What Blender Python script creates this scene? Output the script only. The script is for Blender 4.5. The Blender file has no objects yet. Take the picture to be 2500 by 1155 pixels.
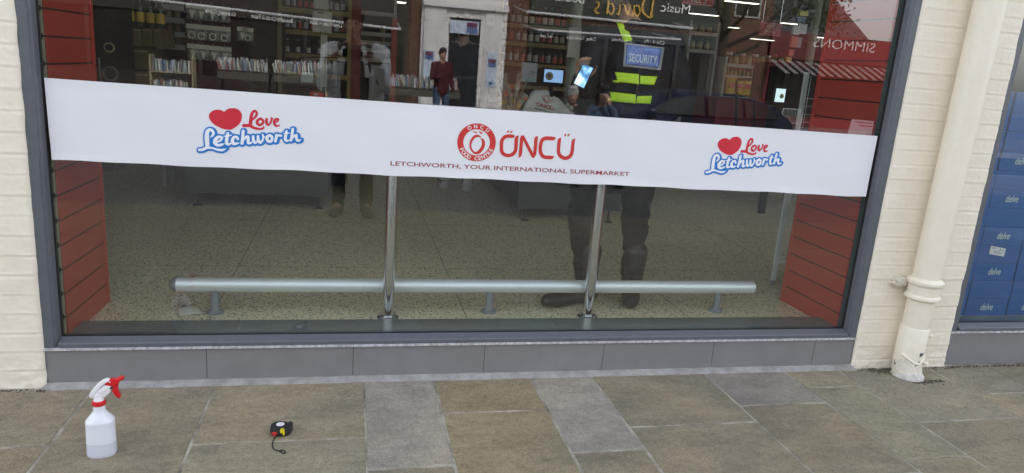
import bpy, bmesh, math, random
import numpy as np
from mathutils import Vector, Matrix, noise
from mathutils.bvhtree import BVHTree
random.seed(7)
SC = bpy.context.scene
COL = SC.collection
# ------------------------------------------------------------------ camera
CAM = np.array([1.17817, -3.09344, 1.42051])
RX = np.array([0.974572, -0.211812, 0.073109])
UP = np.array([-0.020108, 0.242284, 0.969997])
FW = np.array([0.223170, 0.946802, -0.231864])
FPX = 1740.15
cd = bpy.data.cameras.new('camera'); cam = bpy.data.objects.new('camera', cd); COL.objects.link(cam)
m = Matrix.Identity(4)
for i in range(3):
    m[i][0] = RX[i]; m[i][1] = UP[i]; m[i][2] = -FW[i]; m[i][3] = CAM[i]
cam.matrix_world = m
cd.sensor_width = 36; cd.lens = 36*FPX/2500; cd.clip_start = 0.004; cd.clip_end = 400
SC.camera = cam
# ------------------------------------------------------------------ light
SUN_EL, SUN_AZ = math.radians(40), math.radians(14)      # azimuth clockwise from +Y
w = bpy.data.worlds.new("World"); SC.world = w; w.use_nodes = True
nt = w.node_tree
sky = nt.nodes.new('ShaderNodeTexSky'); sky.sky_type = 'NISHITA'; sky.sun_disc = False
sky.sun_elevation = SUN_EL; sky.sun_rotation = SUN_AZ; sky.air_density = 1.0; sky.dust_density = 2.0; sky.ozone_density = 1.0
bg = nt.nodes['Background']; bg.inputs[1].default_value = 0.15
hs_ = nt.nodes.new('ShaderNodeHueSaturation'); hs_.inputs['Saturation'].default_value = .30   # thin white cloud
nt.links.new(sky.outputs[0], hs_.inputs['Color']); nt.links.new(hs_.outputs[0], bg.inputs[0])
sl = bpy.data.lights.new('sun', 'SUN'); sl.energy = 1.15; sl.angle = math.radians(3); sl.color = (1, .95, .88)
so = bpy.data.objects.new('sun', sl); COL.objects.link(so)
sd = Vector((math.sin(SUN_AZ)*math.cos(SUN_EL), math.cos(SUN_AZ)*math.cos(SUN_EL), math.sin(SUN_EL)))
so.rotation_euler = sd.to_track_quat('Z', 'Y').to_euler(); so.location = (4, -8, 12)
SC.view_settings.view_transform = 'Standard'; SC.view_settings.look = 'None'
SC.view_settings.exposure = 1.98; SC.view_settings.gamma = 1
SC.cycles.transparent_max_bounces = 24; SC.cycles.max_bounces = 10

def A(px, py, Y=None, Z=None, X=None):
    """photo pixel -> point of the place on a plane"""
    v = FW + RX*(px-1250)/FPX - UP*(py-577.5)/FPX
    t = (Y-CAM[1])/v[1] if Y is not None else ((Z-CAM[2])/v[2] if Z is not None else (X-CAM[0])/v[0])
    return Vector(CAM + v*t)
def R(px, py, d):
    """a point d metres in front of the glass that the pane mirrors"""
    p = A(px, py, Y=d); return Vector((p.x, -p.y, p.z))
# ------------------------------------------------------------------ materials
MATS = {}
def mat(name, col, rough=.6, metal=0, spec=.5, nscale=0, namt=0, bump=0, bscale=60, emit=None, estr=0, alpha=None, col2=None, detail=4):
    if name in MATS: return MATS[name]
    M = bpy.data.materials.new(name); M.use_nodes = True; MATS[name] = M
    n = M.node_tree; b = n.nodes['Principled BSDF']
    b.inputs['Base Color'].default_value = (*col, 1); b.inputs['Roughness'].default_value = rough
    b.inputs['Metallic'].default_value = metal; b.inputs['Specular IOR Level'].default_value = spec
    tc = n.nodes.new('ShaderNodeTexCoord')
    if nscale:
        t = n.nodes.new('ShaderNodeTexNoise'); t.inputs['Scale'].default_value = nscale; t.inputs['Detail'].default_value = detail
        t.inputs['Roughness'].default_value = .65
        n.links.new(tc.outputs['Object'], t.inputs['Vector'])
        r = n.nodes.new('ShaderNodeValToRGB')
        c2 = col2 if col2 else tuple(c*(1-namt) for c in col)
        r.color_ramp.elements[0].position = .35; r.color_ramp.elements[1].position = .65
        r.color_ramp.elements[0].color = (*c2, 1); r.color_ramp.elements[1].color = (*col, 1)
        n.links.new(t.outputs['Fac'], r.inputs['Fac']); n.links.new(r.outputs['Color'], b.inputs['Base Color'])
    if bump:
        t = n.nodes.new('ShaderNodeTexNoise'); t.inputs['Scale'].default_value = bscale; t.inputs['Detail'].default_value = 5
        n.links.new(tc.outputs['Object'], t.inputs['Vector'])
        bp = n.nodes.new('ShaderNodeBump'); bp.inputs['Strength'].default_value = bump; bp.inputs['Distance'].default_value = .01
        n.links.new(t.outputs['Fac'], bp.inputs['Height']); n.links.new(bp.outputs['Normal'], b.inputs['Normal'])
    if emit:
        b.inputs['Emission Color'].default_value = (*emit, 1); b.inputs['Emission Strength'].default_value = estr
    return M
def nodes(M):
    n = M.node_tree
    return n, n.nodes['Principled BSDF'], n.links
def N(n, t, **k):
    x = n.nodes.new(t)
    for a, v in k.items():
        if hasattr(x, a): setattr(x, a, v)
        else: x.inputs[a].default_value = v
    return x
def glassmat(name, f0, tint):
    M = bpy.data.materials.new(name); M.use_nodes = True; n = M.node_tree; n.nodes.clear(); L = n.links
    out = n.nodes.new('ShaderNodeOutputMaterial'); lw = N(n, 'ShaderNodeLayerWeight'); lw.inputs[0].default_value = .5
    pw = N(n, 'ShaderNodeMath', operation='POWER'); pw.inputs[1].default_value = 5; L.new(lw.outputs['Facing'], pw.inputs[0])
    ml = N(n, 'ShaderNodeMath', operation='MULTIPLY_ADD'); ml.inputs[1].default_value = 1-f0; ml.inputs[2].default_value = f0
    L.new(pw.outputs[0], ml.inputs[0])
    t = N(n, 'ShaderNodeBsdfTransparent'); t.inputs[0].default_value = (*tint, 1)
    g = N(n, 'ShaderNodeBsdfGlossy'); g.inputs['Roughness'].default_value = 0.0; g.inputs['Color'].default_value = (1, 1, 1, 1)
    mx = N(n, 'ShaderNodeMixShader'); L.new(ml.outputs[0], mx.inputs[0]); L.new(t.outputs[0], mx.inputs[1]); L.new(g.outputs[0], mx.inputs[2])
    L.new(mx.outputs[0], out.inputs[0]); MATS[name] = M; return M
GLASS = glassmat('shop glass', .070, (.95, .975, .965))

# ------------------------------------------------------------------ object helpers
def tag(o, label=None, cat=None, group=None, kind=None):
    if label: o['label'] = label
    if cat: o['category'] = cat
    if group: o['group'] = group
    if kind: o['kind'] = kind
    return o
def empty(name, loc, label, cat, group=None, rz=0):
    o = bpy.data.objects.new(name, None); COL.objects.link(o); o.location = loc; o.rotation_euler = (0, 0, rz)
    o.empty_display_size = .1
    return tag(o, label, cat, group)
def link(name, me, mt, parent=None, smooth=False):
    o = bpy.data.objects.new(name, me); COL.objects.link(o)
    if mt is not None:
        for x in (mt if isinstance(mt, (list, tuple)) else [mt]): me.materials.append(x)
    if smooth:
        for p in me.polygons: p.use_smooth = True
    if parent: o.parent = parent
    return o
def copy_tree(o, parent=None):
    c = o.copy(); COL.objects.link(c); c.parent = parent
    for ch in list(o.children): copy_tree(ch, c)
    return c
class MB:
    def __init__(s, off=(0, 0, 0)): s.v = []; s.f = []; s.mi = []; s.off = Vector(off)
    def add(s, vs, fs, mi=0):
        n = len(s.v); s.v += [Vector(v)-s.off for v in vs]; s.f += [[i+n for i in f] for f in fs]; s.mi += [mi]*len(fs); return s
    def box(s, a, b, mi=0):
        x0, y0, z0 = a; x1, y1, z1 = b
        return s.add([(x0,y0,z0),(x1,y0,z0),(x1,y1,z0),(x0,y1,z0),(x0,y0,z1),(x1,y0,z1),(x1,y1,z1),(x0,y1,z1)],
                     [(0,3,2,1),(4,5,6,7),(0,1,5,4),(1,2,6,5),(2,3,7,6),(3,0,4,7)], mi)
    def bevbox(s, a, b, r=.01, mi=0):
        bm = bmesh.new(); bmesh.ops.create_cube(bm, size=1)
        a = Vector(a); b = Vector(b); c = (a+b)/2; d = b-a
        for v in bm.verts: v.co = Vector((c[i]+v.co[i]*d[i] for i in range(3)))
        bmesh.ops.bevel(bm, geom=bm.edges[:], offset=r, segments=2, affect='EDGES', profile=.5)
        bm.verts.ensure_lookup_table()
        s.add([v.co.copy() for v in bm.verts], [[v.index for v in f.verts] for f in bm.faces], mi); bm.free(); return s
    def obox(s, M, a, b, mi=0):
        n = len(s.v); s.box(a, b, mi)
        for i in range(n, len(s.v)): s.v[i] = (M @ (s.v[i]+s.off))-s.off
        return s
    def tube(s, pts, r, seg=12, caps=True, mi=0):
        pts = [Vector(p) for p in pts]; rs = r if isinstance(r, (list, tuple)) else [r]*len(pts)
        vs = []; fs = []; ref = None
        for i, p in enumerate(pts):
            t = (pts[min(i+1, len(pts)-1)]-pts[max(i-1, 0)]).normalized()
            if ref is None: ref = Vector((0, 0, 1)) if abs(t.z) < .9 else Vector((0, 1, 0))
            u = t.cross(ref).normalized(); w_ = u.cross(t).normalized(); ref = w_
            for k in range(seg):
                a = 2*math.pi*k/seg; vs.append(p+(u*math.cos(a)+w_*math.sin(a))*rs[i])
        for i in range(len(pts)-1):
            for k in range(seg):
                k2 = (k+1) % seg; fs.append((i*seg+k, i*seg+k2, (i+1)*seg+k2, (i+1)*seg+k))
        if caps: fs.append(tuple(range(seg))[::-1]); fs.append(tuple((len(pts)-1)*seg+k for k in range(seg)))
        return s.add(vs, fs, mi)
    def lathe(s, prof, c=(0, 0, 0), seg=24, sx=1, sy=1, mi=0):
        vs = []; fs = []
        for r, z in prof:
            for k in range(seg):
                a = 2*math.pi*k/seg; vs.append((c[0]+r*math.cos(a)*sx, c[1]+r*math.sin(a)*sy, c[2]+z))
        for i in range(len(prof)-1):
            for k in range(seg):
                k2 = (k+1) % seg; fs.append((i*seg+k, i*seg+k2, (i+1)*seg+k2, (i+1)*seg+k))
        fs.append(tuple(range(seg))[::-1]); fs.append(tuple((len(prof)-1)*seg+k for k in range(seg)))
        return s.add(vs, fs, mi)
    def prism(s, poly, y0, y1, mi=0):
        """poly in xz, extruded along y"""
        n = len(poly); vs = [(x, y0, z) for x, z in poly]+[(x, y1, z) for x, z in poly]
        return s.add(vs, [tuple(range(n)), tuple(range(2*n-1, n-1, -1))]+[(i, i+n, (i+1) % n+n, (i+1) % n) for i in range(n)], mi)
    def prismz(s, poly, z0, z1, mi=0):
        n = len(poly); vs = [(x, y, z0) for x, y in poly]+[(x, y, z1) for x, y in poly]
        return s.add(vs, [tuple(range(n))[::-1], tuple(range(n, 2*n))]+[(i, (i+1) % n, (i+1) % n+n, i+n) for i in range(n)], mi)
    def build(s, name, mt, parent=None, smooth=False, bevel=0):
        me = bpy.data.meshes.new(name); me.from_pydata([tuple(v) for v in s.v], [], s.f)
        if len(set(s.mi)) > 1:
            for p, i in zip(me.polygons, s.mi): p.material_index = i
        bm = bmesh.new(); bm.from_mesh(me); bmesh.ops.recalc_face_normals(bm, faces=bm.faces)
        if bevel: bmesh.ops.bevel(bm, geom=[e for e in bm.edges if len(e.link_faces) == 2 and e.calc_face_angle(0) > .5], offset=bevel, segments=2, affect='EDGES', profile=.6)
        bm.to_mesh(me); bm.free(); me.update()
        o = link(name, me, mt, parent)
        if smooth:
            for p in me.polygons: p.use_smooth = True
            me.set_sharp_from_angle(angle=math.radians(38))
        return o
TMP = bpy.data.scenes.new('scratch')
def bake(o):
    TMP.collection.objects.link(o)
    with bpy.context.temp_override(scene=TMP, view_layer=TMP.view_layers[0]): dg = bpy.context.evaluated_depsgraph_get()
    me = bpy.data.meshes.new_from_object(o.evaluated_get(dg)); TMP.collection.objects.unlink(o); return me
def text2d(s, size=1.0, align='LEFT', res=3, shear=0, space=1.0, offset=0):
    """returns verts (x,y) and faces of a line of lettering with cap height ~ size"""
    c = bpy.data.curves.new('t', 'FONT'); c.body = s; c.size = 1; c.resolution_u = res; c.shear = shear; c.space_character = space; c.offset = offset
    o = bpy.data.objects.new('t', c); me = bake(o)
    vs = np.array([(v.co.x, v.co.y) for v in me.vertices]); fs = [list(p.vertices) for p in me.polygons]
    bpy.data.objects.remove(o); bpy.data.curves.remove(c); bpy.data.meshes.remove(me)
    k = size/.70; vs = vs*k
    if align == 'CENTER': vs[:, 0] -= (vs[:, 0].max()+vs[:, 0].min())/2
    elif align == 'LEFT': vs[:, 0] -= vs[:, 0].min()
    return vs, fs
def lettering(name, s, fn, mt, parent, size, width=None, **k):
    vs, fs = text2d(s, size, **k)
    if width: vs[:, 0] *= width/(vs[:, 0].max()-vs[:, 0].min())
    me = bpy.data.meshes.new(name); me.from_pydata([tuple(fn(x, y)) for x, y in vs], [], fs)
    return link(name, me, mt, parent)
def catmull(pts, n=6):
    pts = [np.array(p, float) for p in pts]; P = [2*pts[0]-pts[1]]+pts+[2*pts[-1]-pts[-2]]; out = []
    for i in range(1, len(P)-2):
        for k in range(n):
            t = k/n; out.append(.5*((2*P[i])+(-P[i-1]+P[i+1])*t+(2*P[i-1]-5*P[i]+4*P[i+1]-P[i+2])*t*t+(-P[i-1]+3*P[i]-3*P[i+1]+P[i+2])*t**3))
    out.append(pts[-1]); return out
def strokes_sdf(strokes, grow=0, shifts=((0, 0),), smooth=True):
    segs = []
    for st in strokes:
        c = catmull(st) if smooth and len(st) > 2 else [np.array(p, float) for p in st]
        for a, b in zip(c[:-1], c[1:]): segs.append((a, b))
    def f(X, Y):
        D = np.full(X.shape, 1e9)
        for sx, sy in shifts:
            for a, b in segs:
                ax, ay = a[0]+sx, a[1]+sy; dx, dy = b[0]-a[0], b[1]-a[1]; L = dx*dx+dy*dy+1e-12
                t = np.clip(((X-ax)*dx+(Y-ay)*dy)/L, 0, 1)
                d = np.hypot(X-ax-t*dx, Y-ay-t*dy)-(a[2]+(b[2]-a[2])*t)-grow
                D = np.minimum(D, d)
        return D
    return f
def field_mesh(name, f, box, step, fn, mt, parent):
    """flat sheet of the region f<0, cut cleanly along its outline (marching triangles)"""
    xs = np.arange(box[0], box[2]+step, step); ys = np.arange(box[1], box[3]+step, step)
    X, Y = np.meshgrid(xs, ys, indexing='ij'); D = f(X, Y); V = []; F = []; idx = {}
    def vert(k, p):
        if k not in idx: idx[k] = len(V); V.append(p)
        return idx[k]
    nx, ny = D.shape
    def node(i, j): return vert((i, j), (xs[i], ys[j]))
    def cut(a, b):
        if a > b: a, b = b, a
        da, db = D[a], D[b]; t = da/(da-db)
        return vert((a, b), (xs[a[0]]+(xs[b[0]]-xs[a[0]])*t, ys[a[1]]+(ys[b[1]]-ys[a[1]])*t))
    for i in range(nx-1):
        for j in range(ny-1):
            q = [(i, j), (i+1, j), (i+1, j+1), (i, j+1)]; ins = [D[c] < 0 for c in q]
            if not any(ins): continue
            if all(ins): F.append([node(*c) for c in q]); continue
            for tri in ((q[0], q[1], q[2]), (q[0], q[2], q[3])):
                ti = [D[c] < 0 for c in tri]
                if not any(ti): continue
                poly = []
                for k in range(3):
                    a, b = tri[k], tri[(k+1) % 3]
                    if ti[k]: poly.append(node(*a))
                    if ti[k] != ti[(k+1) % 3]: poly.append(cut(a, b))
                if len(set(poly)) >= 3: F.append(poly)
    me = bpy.data.meshes.new(name); me.from_pydata([tuple(fn(x, y)) for x, y in V], [], F)
    return link(name, me, mt, parent)
# ---- bodies: tapered limbs fused into one surface
_bm = bmesh.new(); bmesh.ops.create_icosphere(_bm, subdivisions=2, radius=1)
ICO_V = np.array([v.co[:] for v in _bm.verts]); ICO_F = np.array([[v.index for v in f.verts] for f in _bm.faces]); _bm.free()
def blob(name, caps, mt, parent, voxel=.012, wrinkle=0, wscale=14, smooth=4):
    V = []; F = []; n = 0
    for c in caps:
        p0, p1, r0, r1 = np.array(c[0], float), np.array(c[1], float), c[2], c[3]; sc = np.array(c[4] if len(c) > 4 else (1, 1, 1), float)
        L = np.linalg.norm(p1-p0); k = max(1, int(L/(min(r0, r1)*.45)))
        for i in range(k+1):
            t = i/k; V.append(p0+(p1-p0)*t+ICO_V*(r0+(r1-r0)*t)*sc); F.append(ICO_F+n); n += len(ICO_V)
    V = np.concatenate(V); F = np.concatenate(F)
    me = bpy.data.meshes.new('b'); me.from_pydata(V.tolist(), [], F.tolist())
    o = bpy.data.objects.new('b', me)
    r = o.modifiers.new('r', 'REMESH'); r.mode = 'VOXEL'; r.voxel_size = voxel; r.use_smooth_shade = True
    s = o.modifiers.new('s', 'SMOOTH'); s.iterations = smooth; s.factor = .5
    m2 = bake(o); bpy.data.objects.remove(o); bpy.data.meshes.remove(me)
    if wrinkle:
        nv = len(m2.vertices); co = np.empty(nv*3); no = np.empty(nv*3); m2.vertices.foreach_get('co', co); m2.vertices.foreach_get('normal', no)
        co = co.reshape(-1, 3); no = no.reshape(-1, 3)
        for i in range(nv):
            q = Vector((co[i, 0]*wscale, co[i, 1]*wscale, co[i, 2]*wscale*.55))
            co[i] += no[i]*wrinkle*(noise.noise(q)+.55*abs(noise.noise(q*2.3+Vector((3, 1, 7))))-.2)
        m2.vertices.foreach_set('co', co.ravel()); m2.update()
    m2.name = name
    for p in m2.polygons: p.use_smooth = True
    return link(name, m2, mt, parent)
def hand(caps, wr, d, n, side=1, curl=.5, k=1.0):
    """palm, four unequal fingers and a thumb from wrist wr along d; n = palm normal"""
    wr, d, n = Vector(wr), Vector(d).normalized(), Vector(n).normalized(); s = d.cross(n).normalized()*side
    pc = wr+d*.045*k
    for q in (-.026, -.009, .009, .026): caps.append((wr+d*.015+s*q*.6*k, wr+d*.085*k+s*q*k, .014*k, .0125*k))
    for q, L in ((-.029, .068), (-.010, .08), (.010, .085), (.029, .075)):
        a = wr+d*.09*k+s*q*k; b = a+(d*math.cos(curl*.6)+n*math.sin(curl*.6))*L*.5*k; c = b+(d*math.cos(curl*1.7)+n*math.sin(curl*1.7))*L*.5*k
        caps.append((a, b, .0095*k, .009*k)); caps.append((b, c, .009*k, .0075*k))
    a = wr+d*.03*k+s*.03*k; b = a+(d*.6+s*.7+n*.25)*.04*k; c = b+(d*.85+s*.2+n*.5)*.032*k
    caps.append((a, b, .013*k, .011*k)); caps.append((b, c, .011*k, .009*k))
# ================================================================== the setting
FZ = .165                                     # level of the shop floor
# ---- pavement: riven flagstones on a mortar bed
xj = {-3: -1.35, -2: -.9, -1: -.42, 0: .16, 1: .633, 2: 1.257, 3: 1.570, 4: 2.028, 5: 2.330, 6: 2.925, 7: 3.375, 8: 3.688, 9: 4.25, 10: 4.62, 11: 5.2, 12: 5.7, 13: 6.4, 14: 7.1, 15: 7.6, 16: 8.3}
cuts = {-1: [-.541, -1.02], 0: [-1.05], 1: [-.576, -1.15], 2: [-.80, -1.32], 3: [-.405, -.98], 4: [-.755, -1.3], 5: [-.581, -1.12], 6: [-.433, -1.02], 7: [-.277, -.931], 8: [-.646, -1.2], 9: [-.4, -1.0]}
def slab_mat():
    M = mat('flagstone', (.2, .18, .15), .85, spec=.25); n, b, L = nodes(M)
    at_ = N(n, 'ShaderNodeAttribute', attribute_name='tone'); tc = N(n, 'ShaderNodeTexCoord')
    def noise_(sc, det, ro=.6): x = N(n, 'ShaderNodeTexNoise'); x.inputs['Scale'].default_value = sc; x.inputs['Detail'].default_value = det; x.inputs['Roughness'].default_value = ro; L.new(tc.outputs['Object'], x.inputs['Vector']); return x
    mp = N(n, 'ShaderNodeMapping'); mp.inputs['Scale'].default_value = (1, 2.2, 1); L.new(tc.outputs['Object'], mp.inputs['Vector'])
    a = noise_(3.5, 6, .72); L.new(mp.outputs[0], a.inputs['Vector']); c = noise_(170, 4, .8); d = noise_(38, 5, .75)
    def ramp(f, lo, hi, p0=.3, p1=.7):
        r = N(n, 'ShaderNodeValToRGB'); r.color_ramp.elements[0].position = p0; r.color_ramp.elements[1].position = p1
        r.color_ramp.elements[0].color = (*lo, 1); r.color_ramp.elements[1].color = (*hi, 1); L.new(f, r.inputs[0]); return r.outputs[0]
    def mul(x, y, t='MULTIPLY', f=1):
        q = N(n, 'ShaderNodeMix', data_type='RGBA', blend_type=t); q.inputs[0].default_value = f; L.new(x, q.inputs[6]); L.new(y, q.inputs[7]); return q.outputs[2]
    col = mul(at_.outputs['Color'], ramp(a.outputs['Fac'], (.74, .735, .73), (1.16, 1.15, 1.12)))
    col = mul(col, ramp(d.outputs['Fac'], (.80, .80, .80), (1.16, 1.16, 1.16), .32, .68))
    col = mul(col, ramp(c.outputs['Fac'], (.62, .62, .62), (1.35, 1.35, 1.35), .33, .67))
    e = noise_(1.6, 3); col = mul(col, ramp(e.outputs['Fac'], (.88, .89, .90), (1.14, 1.10, 1.02), .35, .65))
    st = noise_(6.5, 6, .8); col = mul(col, ramp(st.outputs['Fac'], (.70, .68, .65), (1.02, 1.02, 1.02), .30, .42))
    # small pale and dark specks (dropped paint, gum, grit)
    v = N(n, 'ShaderNodeTexVoronoi'); v.inputs['Scale'].default_value = 16; L.new(tc.outputs['Object'], v.inputs['Vector'])
    sp = ramp(v.outputs['Distance'], (1, 1, 1), (0, 0, 0), .03, .055)
    q = N(n, 'ShaderNodeMix', data_type='RGBA'); L.new(sp, q.inputs[0]); L.new(col, q.inputs[6])
    cc = N(n, 'ShaderNodeValToRGB'); cc.color_ramp.elements[0].position = .4; cc.color_ramp.elements[1].position = .9; cc.color_ramp.elements[0].color = (.07, .06, .05, 1); cc.color_ramp.elements[1].color = (.42, .4, .36, 1)
    sx = N(n, 'ShaderNodeSeparateColor'); L.new(v.outputs['Color'], sx.inputs[0]); L.new(sx.outputs[0], cc.inputs[0]); L.new(cc.outputs[0], q.inputs[7])
    gate = N(n, 'ShaderNodeMath', operation='GREATER_THAN'); gate.inputs[1].default_value = .55; L.new(sx.outputs[1], gate.inputs[0])
    fa = N(n, 'ShaderNodeMath', operation='MULTIPLY'); L.new(gate.outputs[0], fa.inputs[0]); L.new(sp, fa.inputs[1]); L.new(fa.outputs[0], q.inputs[0])
    L.new(q.outputs[2], b.inputs['Base Color'])
    bp = N(n, 'ShaderNodeBump'); bp.inputs['Strength'].default_value = .9; bp.inputs['Distance'].default_value = .004
    ad = N(n, 'ShaderNodeMath', operation='MULTIPLY_ADD'); ad.inputs[1].default_value = .35; L.new(c.outputs['Fac'], ad.inputs[0]); L.new(d.outputs['Fac'], ad.inputs[2])
    L.new(ad.outputs[0], bp.inputs['Height']); L.new(bp.outputs[0], b.inputs['Normal'])
    return M
SLAB = slab_mat()
TONE = {(1, 1): (0.292, 0.264, 0.205), (2, 0): (0.336, 0.310, 0.272), (4, 0): (0.336, 0.310, 0.276), (6, 0): (0.280, 0.256, 0.228), (7, 1): (0.270, 0.248, 0.193), (3, 0): (0.266, 0.230, 0.159), (3, 1): (0.288, 0.249, 0.172)}
def slabs():
    rnd = random.Random(3); V = []; F = []; T = []
    ks = sorted(xj)
    for a, b in zip(ks[:-1], ks[1:]):
        ys = [-.089]+cuts.get(a, [-.1-rnd.uniform(.3, .6)])
        while ys[-1] > -3.55: ys.append(ys[-1]-rnd.uniform(.38, .62))
        ys[-1] = -3.6
        for k, (y1, y0) in enumerate(zip(ys[:-1], ys[1:])):
            g = .0026+.0018*rnd.random(); x0, x1 = xj[a]+g, xj[b]-g; y0 += g; y1 -= g
            base = TONE.get((a, k)) or rnd.choice([(0.271, 0.238, 0.181), (0.258, 0.228, 0.174), (0.284, 0.249, 0.187), (0.266, 0.236, 0.185), (0.273, 0.249, 0.201)])
            if (a, k) not in TONE: s_ = rnd.uniform(.9, 1.08); base = tuple(c*s_ for c in base)
            zt = rnd.uniform(-.0012, .0012); bv = .003; n = len(V)
            # outline with a slightly chipped edge, then an inner raised top
            out = []; 
            def edge(p, q, m_):
                for i in range(m_):
                    t = i/m_; out.append((p[0]+(q[0]-p[0])*t, p[1]+(q[1]-p[1])*t))
            edge((x0, y0), (x1, y0), 14); edge((x1, y0), (x1, y1), 12); edge((x1, y1), (x0, y1), 14); edge((x0, y1), (x0, y0), 12)
            cx, cy = (x0+x1)/2, (y0+y1)/2; m_ = len(out)
            for (x, y) in out:
                j = rnd.uniform(0, .003); V.append((x-math.copysign(j, x-cx)*(abs(x-cx) > abs(cx-x0)*.98), y-math.copysign(j, y-cy)*(abs(y-cy) > abs(cy-y0)*.98), -.02))
            for i in range(m_): x, y, _ = V[n+i]; V.append((x, y, zt-.003))
            for i in range(m_):
                x, y, _ = V[n+i]; V.append((x-math.copysign(bv, x-cx)*(abs(x-cx) > abs(cx-x0)*.95), y-math.copysign(bv, y-cy)*(abs(y-cy) > abs(cy-y0)*.95), zt))
            for r_ in (0, 1):
                for i in range(m_): j = (i+1) % m_; F.append((n+r_*m_+i, n+r_*m_+j, n+(r_+1)*m_+j, n+(r_+1)*m_+i)); T.append(base)
            F.append(tuple(range(n+2*m_, n+3*m_))); T.append(base)
    me = bpy.data.meshes.new('pavement'); me.from_pydata(V, [], F)
    ca = me.color_attributes.new('tone', 'FLOAT_COLOR', 'CORNER')
    for p, t in zip(me.polygons, T):
        for li in p.loop_indices: ca.data[li].color = (*t, 1)
    tag(link('pavement', me, SLAB), kind='structure')
slabs()
MORT = mat('mortar', (.50, .46, .39), .95, nscale=6, col2=(.17, .15, .12), bump=.6, bscale=200, detail=8)
tag(MB().add([(-6, -3.62, -.002), (12, -3.62, -.002), (12, 0, -.002), (-6, 0, -.002)], [(0, 1, 2, 3)]).build('mortar_bed', MORT), kind='structure')
ASPH = mat('asphalt', (.075, .075, .078), .9, nscale=120, namt=.4, bump=.4, bscale=250)
PAVE2 = mat('far paving', (.17, .16, .145), .9, nscale=5, namt=.3)
tag(MB().add([(-60, -80, -.13), (80, -80, -.13), (80, 40, -.13), (-60, 40, -.13)], [(0, 1, 2, 3)]).build('ground', mat('soil base', (.1, .1, .1), .95)), kind='structure')
tag(MB().add([(-60, -14, -.12), (80, -14, -.12), (80, -8.6, -.12), (-60, -8.6, -.12)], [(0, 1, 2, 3)]).build('road', ASPH), kind='structure')
tag(MB().box((-60, -8.65, -.125), (80, -3.60, -.003)).build('street_paving', PAVE2), kind='structure')
tag(MB().box((-60, -8.80, -.125), (80, -8.655, .002)).box((-60, -14.15, -.125), (80, -14, .002)).build('kerb', mat('kerb stone', (.3, .29, .27), .85, nscale=6, namt=.25), bevel=.012), kind='structure')
tag(MB().box((-60, -21, -.125), (80, -14.15, 0)).build('far_pavement', PAVE2), kind='structure')
# concrete fillet between the stall riser and the flags
def fillet():
    V = []; F = []; xs = np.arange(-.03, 3.80, .012); rnd = random.Random(1)
    for i, x in enumerate(xs):
        j = noise.noise(Vector((x*9, 0, 0)))*.006+noise.noise(Vector((x*40, 3, 0)))*.004; h = .006+noise.noise(Vector((x*14, 7, 0)))*.004
        for y, z in ((-.046, .012+h*.5), (-.056, .010+h*.5), (-.070, .006+h*.4), (-.084+j, .002), (-.092+j, -.006)): V.append((x, y, z))
    for i in range(len(xs)-1):
        for k in range(4): F.append((i*5+k, i*5+k+1, (i+1)*5+k+1, (i+1)*5+k))
    me = bpy.data.meshes.new('f'); me.from_pydata(V, [], F)
    o = link('concrete_fillet', me, mat('old concrete', (.42, .41, .40), .95, nscale=12, col2=(.27, .26, .25), bump=.8, bscale=120, detail=8), smooth=True)
    tag(o, 'rough grey concrete fillet between the grey stall riser and the flagstones', 'fillet')
fillet()
# ---- painted brick piers, real courses
CREAM = mat('cream masonry paint', (.87, .80, .67), .55, nscale=3, namt=.06, bump=.12, bscale=90)
def paint_dirt(M):
    n, b, L = nodes(M); tc = N(n, 'ShaderNodeTexCoord')
    src = b.inputs['Base Color'].links[0].from_socket
    t = N(n, 'ShaderNodeTexNoise'); t.inputs['Scale'].default_value = 34; t.inputs['Detail'].default_value = 8; t.inputs['Roughness'].default_value = .75; L.new(tc.outputs['Object'], t.inputs['Vector'])
    g = N(n, 'ShaderNodeValToRGB'); g.color_ramp.elements[0].position = .63; g.color_ramp.elements[1].position = .72; L.new(t.outputs['Fac'], g.inputs[0])
    t2 = N(n, 'ShaderNodeTexNoise'); t2.inputs['Scale'].default_value = 5; t2.inputs['Detail'].default_value = 3; L.new(tc.outputs['Object'], t2.inputs['Vector'])
    g2 = N(n, 'ShaderNodeValToRGB'); g2.color_ramp.elements[0].position = .5; g2.color_ramp.elements[1].position = .62; L.new(t2.outputs['Fac'], g2.inputs[0])
    mu = N(n, 'ShaderNodeMath', operation='MULTIPLY'); L.new(g.outputs[0], mu.inputs[0]); L.new(g2.outputs[0], mu.inputs[1])
    mu2 = N(n, 'ShaderNodeMath', operation='MULTIPLY'); mu2.inputs[1].default_value = .55; L.new(mu.outputs[0], mu2.inputs[0])
    q = N(n, 'ShaderNodeMix', data_type='RGBA'); L.new(mu2.outputs[0], q.inputs[0]); L.new(src, q.inputs[6]); q.inputs[7].default_value = (.38, .33, .26, 1); L.new(q.outputs[2], b.inputs['Base Color'])
paint_dirt(CREAM)
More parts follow.
